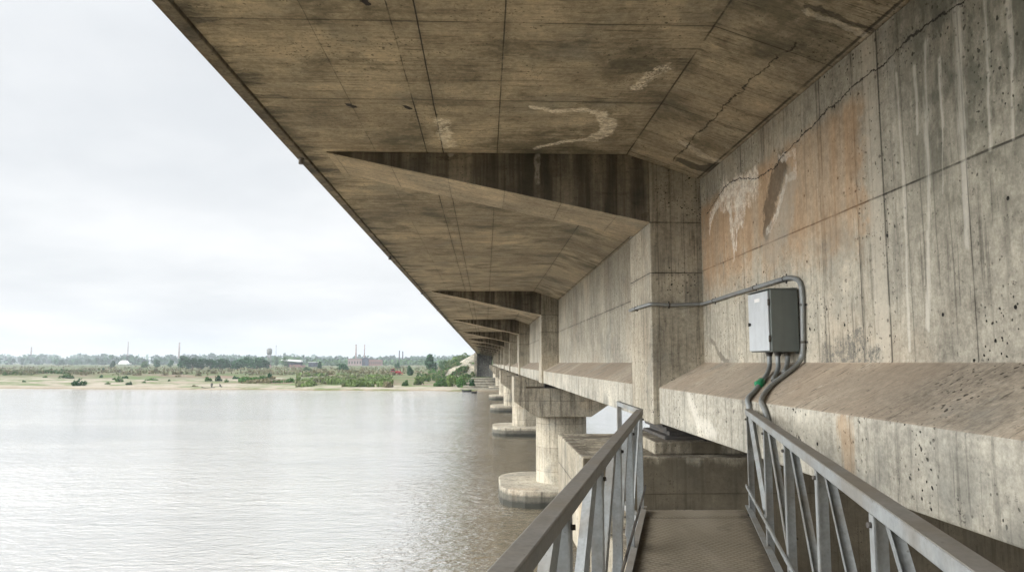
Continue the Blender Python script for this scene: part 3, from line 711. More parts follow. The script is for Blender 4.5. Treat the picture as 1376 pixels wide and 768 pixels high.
def water_mat():
    s = NT('muddy_river'); P = s.P
    a = s.noise(s.scale(P, .55, 1.3, 0), 1.0, 5, .60, .4)
    b_ = s.noise(s.scale(P, 2.0, 3.6, 0, (4,2,0)), 1.0, 4, .60, .6)
    c = s.noise(s.scale(P, 7, 11, 0), 1.0, 3, .6)
    big = s.noise(s.scale(P, .05, .12, 0), 1, 4, .6)
    h = s.add(s.add(s.mul(a, .42), s.mul(b_, .36)), s.mul(c, .10))
    h = s.mul(h, s.add(.65, s.mul(.7, s.ss(s.noise(s.scale(P, .035, .09, 0, (3,1,0)), 1, 5, .62), .32, .66))))
    col = s.mix(big, (.285,.225,.138), (.255,.205,.130))
    s.t.nodes.remove(s.b)
    bp_ = s.n('ShaderNodeBump'); bp_.inputs['Strength'].default_value = 1; bp_.inputs['Distance'].default_value = .27; s.set(bp_.inputs['Height'], h)
    df = s.n('ShaderNodeBsdfDiffuse'); s.set(df.inputs[0], col); s.t.links.new(bp_.outputs[0], df.inputs['Normal'])
    gl = s.n('ShaderNodeBsdfGlossy'); gl.inputs['Roughness'].default_value = .08; gl.inputs[0].default_value = (.97,.985,1,1); s.t.links.new(bp_.outputs[0], gl.inputs['Normal'])
    lw = s.n('ShaderNodeLayerWeight'); s.t.links.new(bp_.outputs[0], lw.inputs['Normal'])
    mixs = s.n('ShaderNodeMixShader'); s.set(mixs.inputs[0], s.add(.025, s.mul(.975, s.m('POWER', lw.outputs['Facing'], .95))))
    s.t.links.new(df.outputs[0], mixs.inputs[1]); s.t.links.new(gl.outputs[0], mixs.inputs[2]); s.t.links.new(mixs.outputs[0], s.out.inputs[0])
    return s.mat
M['water'] = water_mat()
w = MB(); w.add([(-3000,-450,WATER),(3000,-450,WATER),(3000,330,WATER),(-3000,330,WATER)], [(0,1,2,3)])
tag(w.build('river_water', M['water']), kind='structure')

# ------------------------------------------------------------------ vegetation
def leaf_mat(name, c0, c1):
    s = NT(name)
    i = s.n('ShaderNodeObjectInfo').outputs['Random']
    n = s.noise(s.P, .9, 3, .6); r = s.white(s.m('FLOOR', s.mul(s.x, 3.1)), s.m('FLOOR', s.mul(s.z, 3.1)))
    col = s.mix(s.ss(s.add(s.mul(n,.7), s.mul(r,.3)), .3, .7), c0, c1)
    col = s.shade(col, s.add(.75, s.mul(i, .5)))
    return s.finish(col, .7, None, spec=.2)
M['leaf'] = leaf_mat('leaves_green', (.034,.090,.018), (.070,.145,.034))
M['leaf_dark'] = leaf_mat('leaves_dark', (.012,.055,.017), (.028,.100,.030))
M['leaf_lime'] = leaf_mat('leaves_light', (.085,.135,.035), (.14,.20,.06))
M['leaf_dry'] = leaf_mat('leaves_dry', (.12,.11,.055), (.19,.17,.095))
M['leaf_sage'] = leaf_mat('leaves_sage', (.12,.135,.065), (.19,.20,.105))
M['bark'] = painted('bark', (.09,.07,.05), .9)
def leafcloud(mb, cx, cy, cz, rx_, ry_, rz_, n, size, R, mi=0):
    for _ in range(n):
        while True:
            u, v, w_ = R.uniform(-1,1), R.uniform(-1,1), R.uniform(-1,1); l = u*u+v*v+w_*w_
            if .12 < l < 1: break
        l = math.sqrt(l); k = l**-.45      # push towards the surface
        c = Vector((cx+u*k*rx_, cy+v*k*ry_, cz+w_*k*rz_))
        s_ = size*R.uniform(.55,1.35)
        a = Vector((R.gauss(0,1), R.gauss(0,1), R.gauss(0,1))).normalized(); q = a.orthogonal().normalized(); p = a.cross(q)
        mb.add([c-q*s_-p*s_*.5, c+q*s_*.2-p*s_, c+q*s_+p*s_*.4, c-q*s_*.3+p*s_], [(0,1,2,3)], mi)
def bush_mesh(name, mat, seed, w=1.0, h=1.0, n=260, size=.14):
    R = random.Random(seed); mb = MB()
    for i in range(14):
        a = R.uniform(0, 2*PI); r = R.uniform(.05,.85)*w
        rr = R.uniform(.14,.44)*(1.1-.45*r/w)
        leafcloud(mb, r*math.cos(a), r*math.sin(a)*.8, rr*h*R.uniform(.6,1.25), rr*w, rr*w, rr*h*R.uniform(.8,1.5), n//14, size, R)
    return mb
def tree_parts(seed, w, h, n, size):
    R = random.Random(seed); mb = MB(); tr = MB()
    tr.tube([(0,0,-.3),(.05*h*R.uniform(-1,1),0,.3*h),(.06*h*R.uniform(-1,1),.02*h,.62*h)], [.035*h,.026*h,.012*h], 7)
    for i in range(9):
        a = R.uniform(0, 2*PI); r = R.uniform(.1,.62)*w; z = h*R.uniform(.18,.86); rr = R.uniform(.28,.48)*w
        if z > .7*h: r *= .55
        leafcloud(mb, r*math.cos(a), r*math.sin(a), z, rr, rr, rr*.75, n//9, size, R)
        if i < 5: tr.tube([(0,0,.3*h),(r*.5*math.cos(a), r*.5*math.sin(a), .3*h+(z-.3*h)*.6),(r*.85*math.cos(a), r*.85*math.sin(a), z)], [.018*h,.012*h,.005*h], 5)
    return mb, tr

PROTO = {}
for i, (k, m_) in enumerate((('green','leaf'),('dark','leaf_dark'),('light','leaf_lime'),('dry','leaf_dry'))):
    for v_ in range(2):
        PROTO[k, v_] = bush_mesh('foliage', m_, 10*i+v_, 1.0, 1.0, 700, .085).mesh('bush_foliage', M[m_])
def ground_at(px, Y):
    r = ray(px, 487); X = r.x/r.y*Y; return Vector((X, Y, gz(X, Y)))
def Yfor(px, py):
    """distance at which the bank is seen at this picture row"""
    r = ray(px, py); best = None; Y = 174
    while Y < 3000:
        X = r.x/r.y*Y; zz = r.z/r.y*Y
        if Y > shore(X) and zz <= gz(X, Y): return Y
        Y *= 1.006
    return 3000
nb = [0]
def bush(px, py, wpx, hpx, kind, label, cat='bush', group='bushes on the far bank'):
    Y = Yfor(px, py); p = ground_at(px, Y)
    o = bpy.data.objects.new('bush', PROTO[kind, nb[0] % 2]); nb[0] += 1; COL.objects.link(o)
    o.location = p - Vector((0,0,.15)); hw = wpx/F*Y/2/1.0; o.scale = (hw, hw, hpx/F*Y/.78)
    o.rotation_euler = (0, 0, rnd.uniform(0, 6.3))
    return tag(o, label, cat, group)
plain = 'small low bush scattered on the pale sand of the far bank'
for a in [
 (108,518,19,10,'dark','dark round bush alone at the water edge, leftmost of the shore bushes'),
 (92,508,22,6,'green','wide low green bush on the sand above the lone dark shore bush'),
 (282,512,14,7,'green','left of the twin green bushes on the sand behind the boat'),
 (295,512,12,9,'dark','right of the twin green bushes on the sand behind the boat'),
 (318,509,11,5,'dark','flat dark bush on the sand right of the twin bushes'),
 (161,513,11,7,'green','bright small bush among the low bushes in the middle of the beach'),
 (175,517,10,5,'dark','small dark bush at the lower edge of the beach'),
 (362,509,10,9,'dark','upright dark bush above the left strip of shore grass'),
 (427,505,8,5,'dark','tiny round dark bush behind the wide grass bed'),
 (462,497,24,9,'dark','wide dark green thicket below the brick kiln'),
 (413,498,14,6,'green','low green thicket in front of the blue-black shed'),
 (551,504,14,13,'dark','round dark green bush standing right of the red tractor'),
 (544,518,13,9,'green','light green bush at the shore below the red tractor'),
 (563,517,18,11,'light','pale green bush at the shore, left of the shore thicket'),
 (592,519,22,12,'green','left end bush of the shore thicket near the bridge'),
 (607,519,24,15,'light','tall pale bush in the middle of the shore thicket near the bridge'),
 (622,520,22,15,'green','dense green bush in the right half of the shore thicket'),
 (635,521,14,13,'dark','dark bush at the right end of the shore thicket, next to the stone steps'),
 (582,502,14,8,'green','low bush under the tall single tree left of the embankment'),
 (597,503,12,8,'dark','small dark bush between the single tree and the embankment'),
 (617,503,14,8,'dark','dark bush at the foot of the pale embankment slope'),
 (632,504,16,9,'dark','wide dark bush below the abutment corner'),
 (638,504,11,20,'dark','tall dark bush in front of the abutment corner'),
 (612,504,10,9,'green','green bush low on the pale embankment slope'),
 (649,503,14,6,'dark','low dark bush in front of the abutment wall under the bridge'),
 (522,520,18,9,'dry','dry grey-brown bush overhanging the water at the right end of the grass bed'),
 ]: bush(*a)
for (px, py, w_, h_, k) in ((34,513,6,3,'dark'),(8,504,8,4,'green'),(62,507,7,3,'green'),(137,507,7,4,'dark'),(154,510,7,4,'green'),(146,516,10,3,'green'),(169,508,10,4,'dark'),(206,511,22,3,'green'),(195,514,6,3,'green'),(228,512,5,3,'dark'),(262,519,14,3,'dry'),(305,513,8,4,'green'),(240,506,12,4,'dry'),(222,504,12,4,'dry'),(185,504,12,5,'dry'),(268,505,12,4,'dry')):
    bush(px, py, w_, h_, k, plain, 'bush', 'low bushes scattered on the beach')
# trees
TP = {}
for k, m_, sd in (('broad','leaf_dark',3),('green','leaf',5),('light','leaf_lime',8)):
    for v_ in range(2):
        cr, tr = tree_parts(sd*7+v_, .62, 1.0, 700, .055); TP[k,v_] = (cr.mesh('tree_crown', M[m_]), tr.mesh('tree_trunk', M['bark']))
nt = [0]
def tree(px, Y, hpx, wpx, kind, label, group='trees on the far plain', cat='tree'):
    p = ground_at(px, Y) - Vector((0,0,.2)); a, b_ = TP[kind, nt[0] % 2]; nt[0] += 1
    root = thing('tree', p, label, cat, group)
    sx = wpx/F*Y/2/.85; h_ = hpx/F*Y
    for nm, me in (('crown', a), ('trunk', b_)):
        o = bpy.data.objects.new(nm, me); COL.objects.link(o); o.parent = root
    root.scale = (sx, sx, h_/1.05); root.rotation_euler.z = rnd.uniform(0,6.3)
    return root
grove = 'dark green tree of the long grove behind the left beach'
for (px, h_, w_) in ((246,15,22),(258,13,24),(270,12,22),(283,12,24),(296,12,24),(308,11,22),(320,12,24),(333,14,24),(345,13,22),(355,12,18)):
    tree(px, 540+rnd.uniform(-40,40), h_+5, w_*1.3, 'broad', grove, 'trees of the dark grove')
for a in [(151,640,11,13,'broad','dark tree just left of the white tent roof'),(196,700,10,20,'green','low wide green tree left of the pointed grove tree'),
 (211,690,13,16,'broad','rounded dark tree between the tent and the grove'),(230,700,12,14,'broad','dull green tree touching the left end of the grove'),
 (430,520,12,11,'broad','dark tree to the right of the blue-black shed'),(534,560,11,14,'broad','round tree behind the red tractor'),
 (580,430,27,30,'broad','tall dark tree standing alone left of the bridge embankment'),
 (592,520,13,14,'green','green tree right behind the tall single tree'),
 (139,500,5,7,'broad','tiny dark tree at the left of the white tent'),
 (383,760,16,14,'green','taller rounded tree above the long shed'),(372,900,17,10,'green','pointed tree next to the water tower'),(400,900,14,12,'green','rounded tree above the right end of the long shed')]:
    tree(*a)
for i, (px, Y, h_, w_) in enumerate(((604,400,19,30),(613,390,22,30),(622,385,25,32),(630,400,27,28),(609,420,22,26),(619,430,25,30),(627,420,27,28),(599,430,17,24))):
    tree(px, Y, h_, w_, ('light','green')[i%2], 'leafy tree of the green slope behind the bridge embankment', 'trees behind the embankment')
# far woods: nobody could count them
def wood(Y, x0, x1, hmin, hmax, n, size, seed, name, mat):
    R = random.Random(seed); mb = MB()
    x = x0
    while x < x1:
        h_ = R.uniform(hmin, hmax)*(.65+.7*vn(x*.006+seed, seed*.7)); w_ = h_*R.uniform(.7,1.3); y_ = Y + R.uniform(-.12,.12)*Y
        z = gz(x, y_)
        leafcloud(mb, x, y_, z+h_*.5, w_, w_*.7, h_*.52, n, size, R); x += w_*R.uniform(.5,1.0)
    o = mb.build(name, mat); return tag(o, kind='stuff')
wood(1120, -330, 160, 6, 11, 40, 2.0, 3, 'woodland', M['leaf'])
wood(1350, -1000, 260, 8, 16, 34, 3.0, 4, 'woodland', M['leaf_dark'])
wood(1900, -1500, 400, 12, 24, 30, 4.6, 5, 'woodland', M['leaf_dark'])
wood(2900, -2300, 700, 16, 30, 26, 7.5, 6, 'woodland', M['leaf_dark'])
# tall grass beds and scrub
def grass(px0, px1, py0, py1, n, h0, h1, seed, mats, name):
    R = random.Random(seed); mb = MB()
    for _ in range(n):
        px = R.uniform(px0, px1); py = R.uniform(py0, py1)
        Y = Yfor(px, py); p = ground_at(px, Y)
        if vn(p.x*.12+seed, p.y*.06) < .40: continue
        h_ = R.uniform(h0, h1)*(.45+1.1*vn(p.x*.35+seed*3, p.y*.25)); mi = 0 if vn(p.x*.2, p.y*.1+seed) > .45 else 1
        for k in range(5):
            a = R.uniform(0, 2*PI); w_ = h_*R.uniform(.18,.4); l = R.uniform(.2,.7)*h_
            d = Vector((math.cos(a), math.sin(a), 0)); e = Vector((-d.y, d.x, 0))
            mb.add([p-e*w_+d*l*.2, p+e*w_+d*l*.2, p+d*l+e*w_*.5+Vector((0,0,h_)), p+d*l-e*w_*.5+Vector((0,0,h_*.9))], [(0,1,2,3)], mi)
    return tag(mb.build(name, mats), kind='stuff')
grass(399, 528, 504.5, 520, 3200, .35, 1.1, 1, [M['leaf_lime'], M['leaf_sage']], 'tall_grass')
grass(322, 396, 508, 515, 800, .4, .9, 2, [M['leaf'], M['leaf_dry']], 'tall_grass')
grass(0, 640, 492, 504, 5200, .45, 1.15, 3, [M['leaf_dry'], M['leaf_sage']], 'scrub')
grass(0, 120, 498, 502.5, 1200, .5, 1.0, 6, [M['leaf'], M['leaf_sage']], 'scrub')
grass(560, 640, 503, 516, 700, .4, .9, 4, [M['leaf_lime'], M['leaf']], 'tall_grass')

# ------------------------------------------------------------------ abutment, embankment, steps
YAB = YEND - 3.0
ab = thing('bridge_abutment', (MX, YAB+2, -4), 'dark grey concrete abutment wall closing the far end of the bridge', 'abutment')
MB().box(-2.9, mir(-2.9), YAB, YAB+4, -6.2, GB-.14).build('breast_wall', M['abutment'], ab, .05)
MB().box(-2.9, 2.4, YAB+.3, YAB+3.6, GB-.138, SZ-.04).build('back_wall', M['abutment'], ab, .05)
MB().box(-3.9, -2.905, YAB-2.2, YAB+4, -6.2, SZ+.3).build('wing_wall', M['stone'], ab, .05)
MB().box(mir(-2.9)+.005, mir(-3.9), YAB-2.2, YAB+4, -6.2, SZ+.3).build('wing_wall', M['stone'], ab, .05)
em = MB()
def cone(cx, sgn):
    n = 14; top = []; bot = []
    for k in range(n+1):
        a = PI*.5*k/n
        bx_, by_ = cx + sgn*(17*math.cos(a)), YAB+6 - 9.5*math.sin(a)
        top.append((cx, YAB+6 - .3*math.sin(a), SZ+.5)); bot.append((bx_, by_, gz(bx_, by_)-.4))
    return top, bot
for cx, sg in ((-3.2, -1), (mir(-3.2), 1)):
    t, b_ = cone(cx, sg); n = len(t)
    em.add(t+b_, [(i, i+1, n+i+1, n+i) for i in range(n-1)], 0)
    e2 = [(cx, YAB+6, SZ+.5), (cx+sg*17, YAB+6, -5.5), (cx+sg*17, YAB+700, -5.5), (cx, YAB+700, SZ+.5)]
    em.add(e2, [(0,1,2,3)], 1)
em.add([(-3.2,YAB+4.01,SZ+.3),(mir(-3.2),YAB+4.01,SZ+.3),(mir(-3.2),YAB+700,SZ+.3),(-3.2,YAB+700,SZ+.3)], [(0,1,2,3)], 1)
sg_ = MB(); R_ = random.Random(5)
for _ in range(900):
    a_ = R_.uniform(.02, .98)*PI*.5; f_ = R_.uniform(.25, 1.0)**.6
    if vn(a_*5, f_*6) < .42: continue
    q_ = Vector((-3.2 - 17*math.cos(a_)*f_, YAB+6 - 9.5*math.sin(a_)*f_, (SZ+.5)*(1-f_) - 5.3*f_))
    leafcloud(sg_, q_.x, q_.y, q_.z+.15, .5, .5, .35, 5, .28, R_, 0 if R_.random() < .6 else 1)
tag(sg_.build('slope_grass', [M['leaf'], M['leaf_sage']]), kind='stuff')
tag(em.build('embankment', [M['stone'], M['ground']]), kind='structure')
sp = thing('stone_steps', (1, 190, -6), 'low stone revetment steps under the far end of the bridge', 'steps')
for i in range(5):
    y = shore(0) + 3 + i*7; z = -6.2 + i*.5
    MB().box(-6+i*.5, 9, y, y+6.5, z-1.2, z).build('step', M['stone'], sp, .05)

# ------------------------------------------------------------------ far buildings, chimneys
M['brick'] = painted('red_brick', (.24,.14,.115), .9)
M['brick_pale'] = painted('weathered_brick', (.30,.22,.20), .9)
M['blue_dark'] = painted('blue_black_sheet', (.035,.045,.07), .6)
M['roof_pale'] = painted('pale_sheet_roof', (.62,.62,.62), .5)
M['white'] = painted('white_canvas', (.8,.8,.79), .8, .05)
M['red'] = painted('red_machine_paint', (.35,.02,.03), .4)
M['dark'] = painted('dark_recess', (.02,.02,.022), .8)
M['skin'] = painted('skin', (.16,.09,.06), .6)
M['cloth'] = painted('dark_cloth', (.05,.06,.055), .9)
M['wood'] = painted('old_boat_wood', (.022,.024,.022), .8)
def chimney(px, ytop, Y, wpx, label, mat='brick_pale', group='factory chimneys on the horizon'):
    p = ground_at(px, Y); h_ = on_y(px, ytop, Y).z - p.z; w_ = wpx*.82/F*Y/2
    t = thing('factory_chimney', p, label, 'chimney', group)
    MB().tube([p-Vector((0,0,.5)), p+Vector((0,0,h_))], [w_*1.25, w_*.8], 14).build('stack', M[mat], t)
    MB().tube([p+Vector((0,0,h_*.975)), p+Vector((0,0,h_+.3))], [w_*.95, w_*.95], 14).build('rim', M[mat], t)
    for f_ in (.55, .75): MB().tube([p+Vector((0,0,h_*f_)), p+Vector((0,0,h_*f_+.6))], [w_*(1.25-.45*f_)*1.1]*2, 14).build('iron_band', M['dark_steel'], t)
chimney(41, 466, 1900, 2.6, 'faint short chimney, leftmost on the hazy horizon')
chimney(171, 459, 2000, 1.9, 'thin tall chimney on the horizon above the white tent roof')
chimney(240, 460, 1800, 2.9, 'thicker tall chimney on the horizon left of the dark grove')
chimney(478, 463, 1050, 2.4, 'left of the two brick chimneys at the brick kiln')
chimney(489.5, 463, 1080, 1.8, 'right, thinner of the two brick chimneys at the brick kiln')
chimney(536.5, 471, 1300, 2.0, 'stubby dark chimney right of the kiln, left of a pair', 'dark')
chimney(541, 472, 1300, 2.0, 'stubby dark chimney right of the kiln, right of a pair', 'dark')
# brick kiln
def house(name, px0, px1, ybase, ytop, Y, depth, label, cat, wall, roof, wins=0, doors=0, roof_h=0.0):
    a = ground_at(px0, Y); b_ = ground_at(px1, Y); z0 = on_y(px0, ybase, Y).z; z1 = on_y(px0, ytop, Y).z
    z0 = min(z0, a.z, b_.z)
    t = thing(name, ((a.x+b_.x)/2, Y, z0), label, cat)
    MB().box(a.x, b_.x, Y, Y+depth, z0-.5, z1).build('wall', M[wall], t)
    r = MB(); e = .5
    if roof_h: r.prism([(a.x-e,z1+.002),(b_.x+e,z1+.002),(b_.x+e,z1+.22),((a.x+b_.x)/2,z1+roof_h),(a.x-e,z1+.22)], Y-e, Y+depth+e)
    else: r.box(a.x-e, b_.x+e, Y-e, Y+depth+e, z1+.002, z1+.45)
    r.build('roof', M[roof], t)
    W_ = b_.x-a.x
    for k in range(wins):
        x = a.x + W_*(k+.5)/wins; h_ = z1-z0
        MB().box(x-W_/wins*.22, x+W_/wins*.22, Y-.08, Y-.003, z0+h_*.35, z0+h_*.7).build('window', M['dark'], t)
    for k in range(doors):
        x = a.x + W_*(k+.35)/max(doors,1); MB().box(x-1.1, x+1.1, Y-.08, Y-.003, z0, z0+(z1-z0)*.55).build('door', M['dark'], t)
    return t
house('brick_kiln', 467.5, 486, 492, 482, 1000, 20, 'pale brick kiln hall with flat roof below the two chimneys', 'kiln', 'brick_pale', 'brick', 5)
house('shed', 486.6, 495, 492, 481.5, 1000, 14, 'dark blue sheet-clad shed between the two brick halls', 'shed', 'blue_dark', 'blue_dark', 0, 1, 2.0)
house('brick_hall', 495.6, 512, 492, 483, 1000, 18, 'low red brick hall to the right of the dark shed', 'hall', 'brick', 'brick_pale', 6)
house('shed', 414.5, 425, 494, 486.5, 760, 8, 'blue-black box shed with flat roof next to the dark tree', 'shed', 'blue_dark', 'roof_pale', 2)
# long open shed: posts, pale sloping roof, dark back, red bricks stacked beside
Y = 760; a = ground_at(379, Y); b_ = ground_at(404, Y)
t = thing('open_shed', ((a.x+b_.x)/2, Y, a.z), 'long open shed with pale sloping roof above stacked red bricks', 'shed')
zt = on_y(379, 484, Y).z
rf = MB(); rf.hexa([(a.x-1,Y-1,zt-.1),(b_.x,Y-1,zt-1.6),(b_.x,Y+9,zt-1.6),(a.x-1,Y+9,zt-.1),(a.x-1,Y-1,zt+.6),(b_.x,Y-1,zt-.6),(b_.x,Y+9,zt+.2),(a.x-1,Y+9,zt+1.4)]); rf.build('roof', M['roof_pale'], t)
MB().box(a.x, b_.x-.2, Y+8.5, Y+8.8, a.z-1, zt-1.7).build('back_wall', M['blue_dark'], t)
for k in range(5):
    x = a.x+.3 + (b_.x-a.x-.9)*k/4; MB().box(x-.18, x+.18, Y-.2, Y+.2, a.z-1, zt-.1-1.5*k/4-.05).build('post', M['dark'], t)
bs = MB(); c = ground_at(400, 740)
for k in range(40): 
    q = Vector((c.x+rnd.gauss(0,3.2), 740+rnd.uniform(-2,2), c.z+rnd.uniform(0,2.2))); bs.box(q.x-.9, q.x+.9, q.y-.5, q.y+.5, c.z-.4, q.z+.6)
tag(bs.build('brick_stack', M['brick']), 'heap of red bricks in front of the long open shed', 'bricks')
bs = MB(); c = ground_at(361, 640)
for k in range(16):
    q = Vector((c.x+rnd.gauss(0,1.3), 640+rnd.uniform(-1,1), c.z+rnd.uniform(0,1.6))); bs.box(q.x-.6, q.x+.6, q.y-.4, q.y+.4, c.z-.4, q.z+.9)
tag(bs.build('brick_stack', M['brick_pale']), 'small pale pink brick pile at the right end of the dark grove', 'bricks')
# white tent roof
Y = 900; a = ground_at(159, Y); b_ = ground_at(172, Y); z0 = min(a.z,b_.z); z1 = on_y(165,483.8,Y).z
t = thing('tent', ((a.x+b_.x)/2, Y, z0), 'white canvas tent roof far behind the left beach', 'tent')
tm = MB(); n = 10; prof = [(a.x+(b_.x-a.x)*k/n, z0+(z1-z0)*(.55+.45*math.sin(PI*min(1,(k/n)*1.25+.02))**.8 if k/n < .8 else .55)) for k in range(n+1)]
tm.prism(prof + [(b_.x,z0+.4*(z1-z0)),(a.x,z0+.4*(z1-z0))], Y, Y+9); tm.build('canopy', M['white'], t)
for x in (a.x+.4, (a.x+b_.x)/2, b_.x-.4):
    MB().box(x-.15, x+.15, Y+.4, Y+.7, z0-.5, z0+.41*(z1-z0)).build('pole', M['galv'], t)
# water tower
Y = 1050; p = ground_at(361.5, Y); zt = on_y(361, 467.5, Y).z; hh = zt-p.z
t = thing('water_tower', p, 'squat grey water tower at the right end of the dark grove', 'water tower')
MB().tube([p+Vector((0,0,hh*.62)), p+Vector((0,0,hh*.70)), p+Vector((0,0,hh*.94)), p+Vector((0,0,hh))], [2.2,3.7,3.7,1.4], 16).build('tank', M['abutment'], t)
for k in range(6):
    a_ = 2*PI*k/6; v = Vector((math.cos(a_)*2.6, math.sin(a_)*2.6, 0)); MB().tube([p+v*1.1-Vector((0,0,.5)), p+v*.85+Vector((0,0,hh*.66))], .4, 8).build('leg', M['abutment'], t)
Y = 1100; p = ground_at(370.5, Y); zt = on_y(370, 464, Y).z
t = thing('radio_mast', p, 'thin radio mast right beside the water tower', 'mast')
mm = MB()
for k in range(3):
    a_ = 2*PI*k/3; v = Vector((math.cos(a_)*.7, math.sin(a_)*.7, 0)); mm.tube([p+v-Vector((0,0,.5)), Vector((p.x,p.y,zt))+v*.25], .13, 6)
for k in range(14):
    z = p.z+(zt-p.z)*k/14; v0 = 2*PI*(k%3)/3; f_ = 1-.75*k/14
    mm.tube([Vector((p.x+math.cos(v0)*.7*f_, p.y+math.sin(v0)*.7*f_, z)), Vector((p.x+math.cos(v0+2.09)*.7*f_, p.y+math.sin(v0+2.09)*.7*f_, z+1.6))], .08, 5)
mm.build('lattice', M['galv'], t)
MB().box(p.x-.5, p.x+.5, p.y-.3, p.y+.3, zt-1.2, zt).build('antenna', M['galv'], t)

# ------------------------------------------------------------------ red tractor on the bank
Y = Yfor(533, 503.5); p = ground_at(532, Y)
t = thing('tractor', p, 'red tractor with loader parked on the far bank by a round bush', 'tractor')
u = Y/F*1.0
def at_t(x, y, z): return Vector((p.x+x, p.y+y, p.z+z))
bd = MB(); bd.prism([(-.6,.7),(2.3,.7),(2.4,1.3),(2.2,1.65),(-.2,1.7),(-.6,1.5)], p.y-.45, p.y+.45)
for i, v in enumerate(bd.v): bd.v[i] = (v[0]+p.x, v[1], v[2]+p.z)
bd.build('bonnet', M['red'], t, .06)
cb_ = MB(); cb_.prism([(-2.0,1.3),(-.55,1.3),(-.65,2.6),(-1.9,2.6)], p.y-.7, p.y+.7); cb_.v = [(v[0]+p.x, v[1], v[2]+p.z) for v in cb_.v]
cab_o = cb_.build('cab', M['dark'], t, .05)
rf_ = MB(); rf_.box(p.x-2.15, p.x-.45, p.y-.85, p.y+.85, p.z+2.6, p.z+2.78); rf_.build('cab_roof', M['red'], t, .04)
for sx in (-1,1):
    f_ = MB(); f_.prism([(-2.3,1.25),(-.5,1.25),(-.75,1.8),(-2.0,1.8)], p.y+sx*.95-.22, p.y+sx*.95+.22); f_.v = [(v[0]+p.x, v[1], v[2]+p.z) for v in f_.v]; f_.build('mudguard', M['red'], t, .04)
    for (x, r2, wd) in ((-1.4,.85,.45),(1.7,.5,.3)):
        wl_ = MB(); wl_.tube([at_t(x, sx*.95-wd/2, r2), at_t(x, sx*.95+wd/2, r2)], r2, 20); wo = wl_.build('wheel', M['black'], t, .05)
        rm = MB(); rm.tube([at_t(x, sx*.95-wd/2-.02, r2), at_t(x, sx*.95+wd/2+.02, r2)], r2*.5, 14); rm.build('rim', M['red'], wo)
ld = MB(); ld.bar(at_t(-.3,-.6,1.5), at_t(2.9,-.6,.9), .12,.16); ld.bar(at_t(-.3,.6,1.5), at_t(2.9,.6,.9), .12,.16); ld.build('loader_arm', M['red'], t)
bk = MB(); bk.prism([(2.8,.3),(3.5,.25),(3.55,.35),(3.0,.45),(2.95,1.1),(2.8,1.15)], p.y-1, p.y+1); bk.v = [(v[0]+p.x, v[1], v[2]+p.z) for v in bk.v]; bk.build('bucket', M['red'], t)
ex = MB(); ex.tube([at_t(.9,.2,1.6), at_t(.9,.2,2.7)], .06, 8); ex.build('exhaust', M['dark'], t)

# ------------------------------------------------------------------ boats and people
def boat(px, py, lpx, label, yaw=0.0):
    p = on_z(px, py, WATER+.02); L = lpx/F*p.y; n = 13
    t = thing('rowing_boat', p, label, 'boat')
    mb = MB(); sec = []
    for i in range(n):
        s_ = i/(n-1)*2-1; hw = .62*(1-abs(s_)**2.6)+.03; sh = .34+.22*abs(s_)**2.5; kz = -.12+.22*abs(s_)**4
        sec.append([(s_*L/2, -hw, sh), (s_*L/2, -hw*.75, kz), (s_*L/2, hw*.75, kz), (s_*L/2, hw, sh), (s_*L/2, hw-.05, sh), (s_*L/2, hw*.7, kz+.08), (s_*L/2, -hw*.7, kz+.08), (s_*L/2, -hw+.05, sh)])
    c, s0 = math.cos(yaw), math.sin(yaw); vs = [(p.x+x*c-y*s0, p.y+x*s0+y*c, p.z+z) for q in sec for (x,y,z) in q]
    fs = [(i*8+k, i*8+(k+1)%8, (i+1)*8+(k+1)%8, (i+1)*8+k) for i in range(n-1) for k in range(8)]
    mb.add(vs, fs + [tuple(range(7,-1,-1)), tuple(range((n-1)*8, n*8))]); mb.build('hull', M['wood'], t)
    for f_ in (-.22, .2):
        MB().bar((p.x+f_*L*c-.5*-s0, p.y+f_*L*s0-.5*c, p.z+.3), (p.x+f_*L*c+.5*-s0, p.y+f_*L*s0+.5*c, p.z+.3), .22, .04).build('thwart', M['wood'], t)
    return p, L
